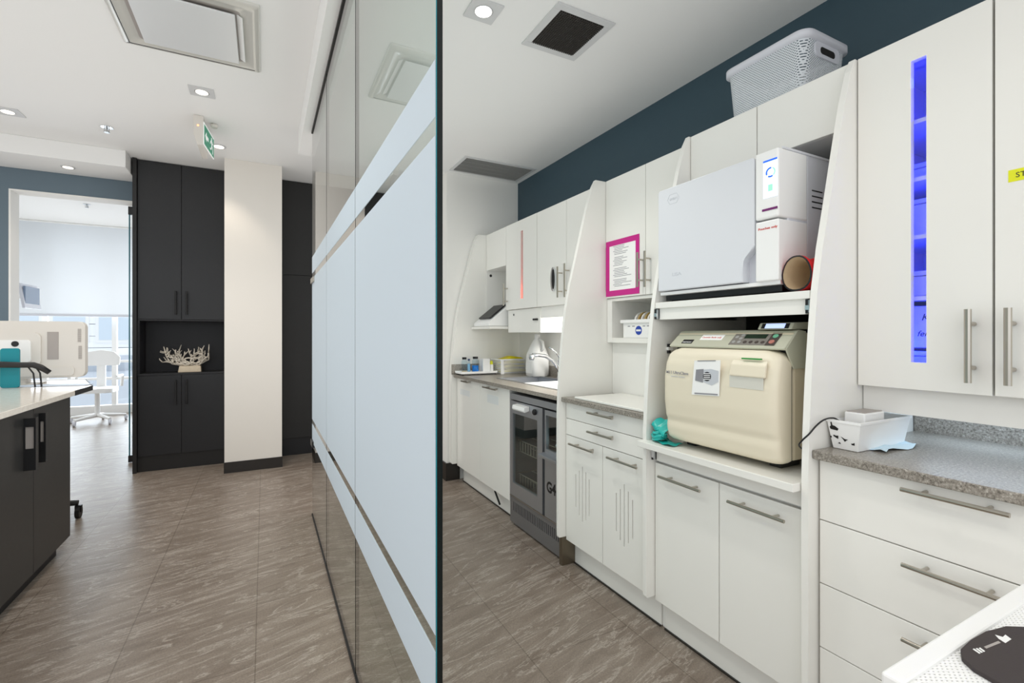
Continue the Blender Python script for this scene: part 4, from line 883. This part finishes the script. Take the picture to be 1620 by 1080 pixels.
dd = part('ceiling_speaker', MB().lathe([(.05, -.004), (.05, 0)], (-2.13, 6.4, 2.84), 20), blk, None); tag(dd, 'small dark disc on the ceiling inside the opening', 'speaker')

# ================================================================== LEFT: DARK CABINETS
tc_ = thing('tall_cabinet', 'tall charcoal cabinet with an open niche holding the coral sculpture', 'cabinet', (-.7, 5.5, 0), 'charcoal tall cabinets')
part('side_panel', MB().box(-1.048, -1.018, 5.345, 5.649, 0, 2.838), dark2, tc_)
mb = MB().box(-1.017, -.325, 5.392, 5.649, .13, .878).box(-1.017, -.325, 5.392, 5.649, 1.39, 2.838)
part('body', mb, dark2, tc_)
part('niche', MB().box(-1.017, -.335, 5.62, 5.648, .89, 1.39).box(-1.017, -1.000, 5.374, 5.62, .89, 1.39).box(-.345, -.32, 5.374, 5.62, .89, 1.39).box(-1.0, -.345, 5.374, 5.62, 1.375, 1.39), darkn, tc_)
part('niche_shelf', MB().box(-1.017, -.325, 5.372, 5.64, .875, .893), dark, tc_)
part('plinth', MB().box(-1.017, -.325, 5.385, 5.5, 0, .14), dark2, tc_)
for a, b2, z0, z1, hx, h0, h1 in ((-1.015, -.689, 1.392, 2.83, -.728, 1.655, 1.435), (-.685, -.325, 1.392, 2.83, -.645, 1.655, 1.435), (-1.015, -.689, .142, .872, -.728, .83, .60), (-.685, -.325, .142, .872, -.645, .83, .60)):
    d = part('door', MB().box(a, b2, 5.372, 5.391, z0, z1, .001), dark, tc_)
    bar_handle(d, (hx, 5.338, h0), (hx, 5.338, h1), (0, -.034, 0), blkm, .008, .08)
tc2 = thing('tall_cabinet', 'plain charcoal wall of tall cabinets behind the glass and cream column', 'cabinet', (1.1, 5.5, 0), 'charcoal tall cabinets')
part('body', MB().box(.16, 2.06, 5.43, 5.648, .17, 2.838), dark2, tc2); part('plinth', MB().box(.16, 2.06, 5.425, 5.5, 0, .175), darkn, tc2)
for k in range(4):
    x = .162 + k * .475; part('door', MB().box(x, x + .472, 5.41, 5.43, 1.868, 2.836, .001), dark2, tc2); part('door', MB().box(x, x + .472, 5.41, 5.43, .178, 1.864, .001), dark2, tc2)
# coral sculpture
cr = thing('coral_sculpture', 'silvery coral branch sculpture on a pale block in the dark niche', 'sculpture', (-.62, 5.47, .893))
part('base', MB().prism([(-.722, .893), (-.538, .893), (-.542, .950), (-.712, .950)], 5.43, 5.51, 'y', .002), woodc, cr)
random.seed(11); cm = MB()
def branch(p, d, L, r, dep):
    pts = [Vector(p)]; dd_ = Vector(d).normalized()
    for i in range(4):
        dd_ = (dd_ + Vector((random.uniform(-.35, .35), random.uniform(-.25, .25), random.uniform(-.25, .4)))).normalized(); q = pts[-1] + dd_ * L / 4
        q.y = min(max(q.y, 5.40), 5.59); q.x = min(max(q.x, -.865), -.478); q.z = min(q.z, 1.16); pts.append(q)
    cm.tube(pts, [r * (1 - .14 * i) for i in range(5)], 7)
    if dep:
        for _ in range(2 if dep > 1 else 3):
            k = random.choice((2, 3, 4)); e = Vector((dd_.x + random.uniform(-.8, .8), random.uniform(-.4, .4), dd_.z * .4 + random.uniform(0, .9))); branch(pts[k], e, L * .68, r * .78, dep - 1)
for d, L in (((-1, 0, .25), .15), ((-1, .1, .5), .14), ((-1, .05, .12), .16), ((-.7, 0, .6), .11), ((-.4, -.1, .8), .09), ((-.1, 0, 1), .08), ((.3, .1, .9), .10), ((.6, 0, .8), .12), ((.8, 0, .9), .14), ((1, .05, .6), .10), ((1, -.1, .4), .09), ((-1, -.1, .08), .10)):
    branch((-.63 + random.uniform(-.06, .07), 5.47 + random.uniform(-.02, .02), .955), d, L, .0105, 2)
for cx_, cz_, r_ in ((-.70, .995, .030), (-.64, 1.00, .034), (-.585, 1.00, .032), (-.75, .99, .024), (-.56, 1.045, .028), (-.66, .975, .022), (-.53, 1.02, .026)):
    cm.tube([(cx_ + r_ * 1.25 * math.cos(k * .55), 5.45 + random.uniform(-.006, .006), cz_ + r_ * .8 * math.sin(k * .55)) for k in range(12)], .0075, 7)
cm.tube([(-.70, 5.47, .955), (-.63, 5.47, .962), (-.55, 5.47, .958)], .011, 8)
part('coral', cm, coralm, cr, smooth=True)
# glass sidelight at the opening
gd = thing('glass_door', 'frameless glass door edge standing at the right of the opening', 'door', (-1.0, 5.86, 0))
part('pane', MB().box(-1.163, -.6, 5.84, 5.852, .05, 2.42), pane, gd)
part('polished_edge', MB().box(-1.172, -1.163, 5.838, 5.854, .05, 2.42), mat('teal_edge', (.004, .13, .17), .3), gd)
part('patch_fitting', MB().box(-1.176, -1.02, 5.832, 5.86, 2.42, 2.50, .002), blkm, gd); part('patch_fitting', MB().box(-1.176, -1.02, 5.832, 5.86, .004, .07, .002), blkm, gd)

# ================================================================== LEFT: ISLAND
ic = thing('island_cabinet', 'dark oak two-door island cabinet under the pale quartz worktop', 'cabinet', (-1.35, 2.9, 0))
part('body', MB().box(-1.75, -1.02, 1.8, 3.632, .08, .892), isl, ic); part('plinth', MB().box(-1.72, -1.045, 1.8, 3.58, 0, .08), darkn, ic)
for a, b2, h0, h1 in ((3.142, 3.636, 3.20, 3.23), (2.65, 3.138, 3.03, 3.06), (2.15, 2.646, 0, 0)):
    d = part('door', MB().box(-1.02, -1.0, a, b2, .082, .888, .001), isl, ic)
    if h0:
        xs = (-1.0, -.957); hh = MB()
        xd = xs[1] if h0 < 3.14 else -.974
        hh.box(xs[0], xd, h0, h0 + .004, .61, .712).box(xs[0], xd, h0, h0 + .004, .815, .856).box(xs[0], xs[0] + .006, h0, h0 + .004, .712, .815).box(xd - .007, xd, h0, h0 + .004, .712, .815)
        hh.box(xd - .004, xd, h0 + .004, h1, .61, .856)
        pu = part('pull_handle', hh, blkm, d); part('inset', MB().box(xs[0] + .001, xd - .005, h0 + .006, h0 + .008, .705, .822), mong, pu)  # grey plate added behind the hole, painting the door's reflection
iw = thing('worktop', 'pale quartz worktop on the dark island cabinet', 'worktop', (-1.4, 2.9, .894))
part('slab', MB().box(-1.80, -.978, 1.75, 3.634, .894, .922, .002), quartz, iw)
dw = thing('desk', 'white desk top with a dark edge band joining the island worktop', 'desk', (-1.4, 4.0, .894))
poly = [(-.980, 3.638), (-.980, 3.955), (-1.16, 4.52), (-1.80, 4.52), (-1.80, 3.638)]
part('top', MB().prism(poly, .8985, .9215, 'z'), quartz, dw); part('edge_band', MB().prism([(-.977, 3.638), (-.977, 3.957), (-.983, 3.957), (-.983, 3.638)], .893, .9222, 'z').prism([(-.977, 3.957), (-1.158, 4.524), (-1.163, 4.522), (-.983, 3.955)], .893, .9222, 'z'), dark, dw)
part('leg', MB().box(-1.76, -1.72, 4.42, 4.48, 0, .8985).box(-1.30, -1.26, 4.42, 4.48, 0, .8985), blkm, dw)
# monitor seen from behind
mo = thing('monitor', 'ivory all-in-one monitor seen from behind on the left desk', 'monitor', (-1.42, 4.25, .923))
sh_ = [(x, z) for x, z in rrect(-1.74, -1.080, .962, 1.338, .035, 6)]
part('shell', MB().prism(sh_, 4.205, 4.265, 'y', .006, 3), monw, mo)
part('screen', MB().box(-1.72, -1.10, 4.2655, 4.268, .985, 1.32), blk, mo)
part('mount_plate', MB().prism(rrect(-1.62, -1.300, 1.045, 1.262, .03), 4.190, 4.206, 'y', .006), monw, mo); part('mount_boss', MB().prism(rrect(-1.53, -1.345, 1.07, 1.215, .015), 4.178, 4.191, 'y', .005), plast, mo)
part('stand', MB().box(-1.52, -1.38, 4.215, 4.30, .9225, .99, .004).box(-1.58, -1.32, 4.18, 4.36, .9225, .930, .002), monw, mo)
part('button', MB().lathe([(.018, 0), (.018, .003)], None, 18, frame((-1.418, 4.1785, 1.190), (1, 0, 0), (0, 0, 1))), blk, mo)
part('label_plate', MB().box(-1.272, -1.215, 4.2035, 4.2055, 1.085, 1.268), mong, mo)
vm = MB()
for k in range(14): vm.box(-1.118, -1.100, 4.203, 4.206, 1.20 + k * .0065, 1.2035 + k * .0065); vm.box(-1.114, -1.096, 4.203, 4.206, 1.085 + k * .0065, 1.0885 + k * .0065)
part('vent', vm, mong, mo)
part('lower_bump', MB().prism(rrect(-1.70, -1.135, .975, 1.035, .015), 4.198, 4.206, 'y', .004), monw, mo)
ts = thing('cable_stand', 'teal upright stand with a black padded bar and hanging cables', 'stand', (-1.38, 4.02, .923))
part('upright', MB().prism(rrect(-1.432, -1.345, .9225, 1.165, .012), 4.02, 4.035, 'y', .004), teal, ts)
part('padded_bar', MB().tube([(-1.60, 3.99, 1.055), (-1.50, 3.99, 1.06), (-1.42, 3.985, 1.068), (-1.33, 3.985, 1.063), (-1.27, 3.985, 1.062), (-1.235, 3.985, 1.045), (-1.195, 3.985, 1.012)], [.016, .017, .020, .018, .018, .018, .015], 10), blk, ts, smooth=True)
for x, dx in ((-1.44, -.01), (-1.30, .04), (-1.265, .035)): part('cable', MB().tube([(x, 3.985, 1.06), (x + dx * .8, 3.98, 1.01), (x + dx, 3.98, .923)], .0045, 6), blk, ts)
pn = MB().prism([(-1.50, 4.07), (-1.02, 3.98), (-1.00, 4.06), (-1.25, 4.16), (-1.5, 4.16)], .9225, .926, 'z'); pn = part('paper_sheet', pn, mat('pale_blue_paper', (.55, .63, .75), .6), None); tag(pn, 'loose pale blue papers on the desk under the monitor', 'paper')
# chair behind the island
def caster(mb, x, y, r=.032): mb.tube([(x - .012, y, r), (x + .012, y, r)], r, 14).box(x - .018, x + .018, y - .012, y + .012, r, r * 2 + .004)
ch = thing('office_chair', 'black office chair base behind the dark island', 'chair', (-1.46, 4.20, 0))
cmb = MB()
for k in range(5):
    a = math.radians(6 + 72 * k); ex_, ey_ = -1.46 + .34 * math.cos(a), 4.20 + .34 * math.sin(a)
    cmb.tube([(-1.46, 4.20, .14), (ex_, ey_, .104)], [.028, .018], 8); cw = MB(); caster(cw, ex_, ey_, .042); part('caster', cw, blk, ch)
part('base', cmb, blk, ch); part('column', MB().tube([(-1.46, 4.20, .10), (-1.46, 4.20, .44)], .025, 10), blkm, ch); part('seat', MB().prism(rrect(-1.68, -1.26, 3.99, 4.41, .08), .44, .50, 'z', .01), blk, ch)
# far room
fc = thing('office_chair', 'white swivel chair with arms by the far window', 'chair', (-2.1, 8.7, 0))
part('backrest', MB().prism([(-2.42, .80), (-2.43, .92), (-2.36, 1.0), (-2.2, 1.03), (-2.05, 1.0), (-1.98, .92), (-1.99, .80)], 8.86, 8.90, 'y', .01), plast, fc)
part('back_post', MB().box(-2.25, -2.15, 8.87, 8.91, .45, .85), plast, fc); part('seat', MB().prism(rrect(-2.42, -1.98, 8.42, 8.86, .08), .44, .50, 'z', .01), plast, fc)
part('arm', MB().tube([(-2.44, 8.85, .50), (-2.46, 8.8, .66), (-2.45, 8.5, .66)], .02, 8), plast, fc); part('arm', MB().tube([(-1.96, 8.85, .50), (-1.94, 8.8, .66), (-1.95, 8.5, .66)], .02, 8), plast, fc)
cmb = MB()
for k in range(5):
    a = math.radians(20 + 72 * k); ex_, ey_ = -2.2 + .32 * math.cos(a), 8.7 + .32 * math.sin(a); cmb.tube([(-2.2, 8.7, .11), (ex_, ey_, .08)], [.03, .018], 8); cw = MB(); caster(cw, ex_, ey_); part('caster', cw, lisag, fc)
part('base', cmb, plast, fc); part('column', MB().tube([(-2.2, 8.7, .1), (-2.2, 8.7, .44)], .03, 10), plast, fc)
for ch_ in fc.children: ch_.data.transform(Matrix.Translation((.1, 0, 0)))
ds = thing('wall_screen', 'tilted screen on an arm at the left side of the far window room', 'screen', (-2.45, 7.5, 1.55))
part('panel', MB().box(-.012, .012, -.22, .22, -.14, .14, M=frame((-2.42, 7.5, 1.69), (1, 0, .15), (0, 1, 0)) ), lisag, ds); part('screen', MB().box(-2.415, -2.395, 7.31, 7.69, 1.575, 1.80), mat('dim_screen', (.22, .28, .38), .2), ds); part('arm', MB().tube([(-2.44, 7.52, 1.69), (-2.9, 7.55, 1.72), (-3.35, 7.6, 1.75)], .025, 8), plast, ds)
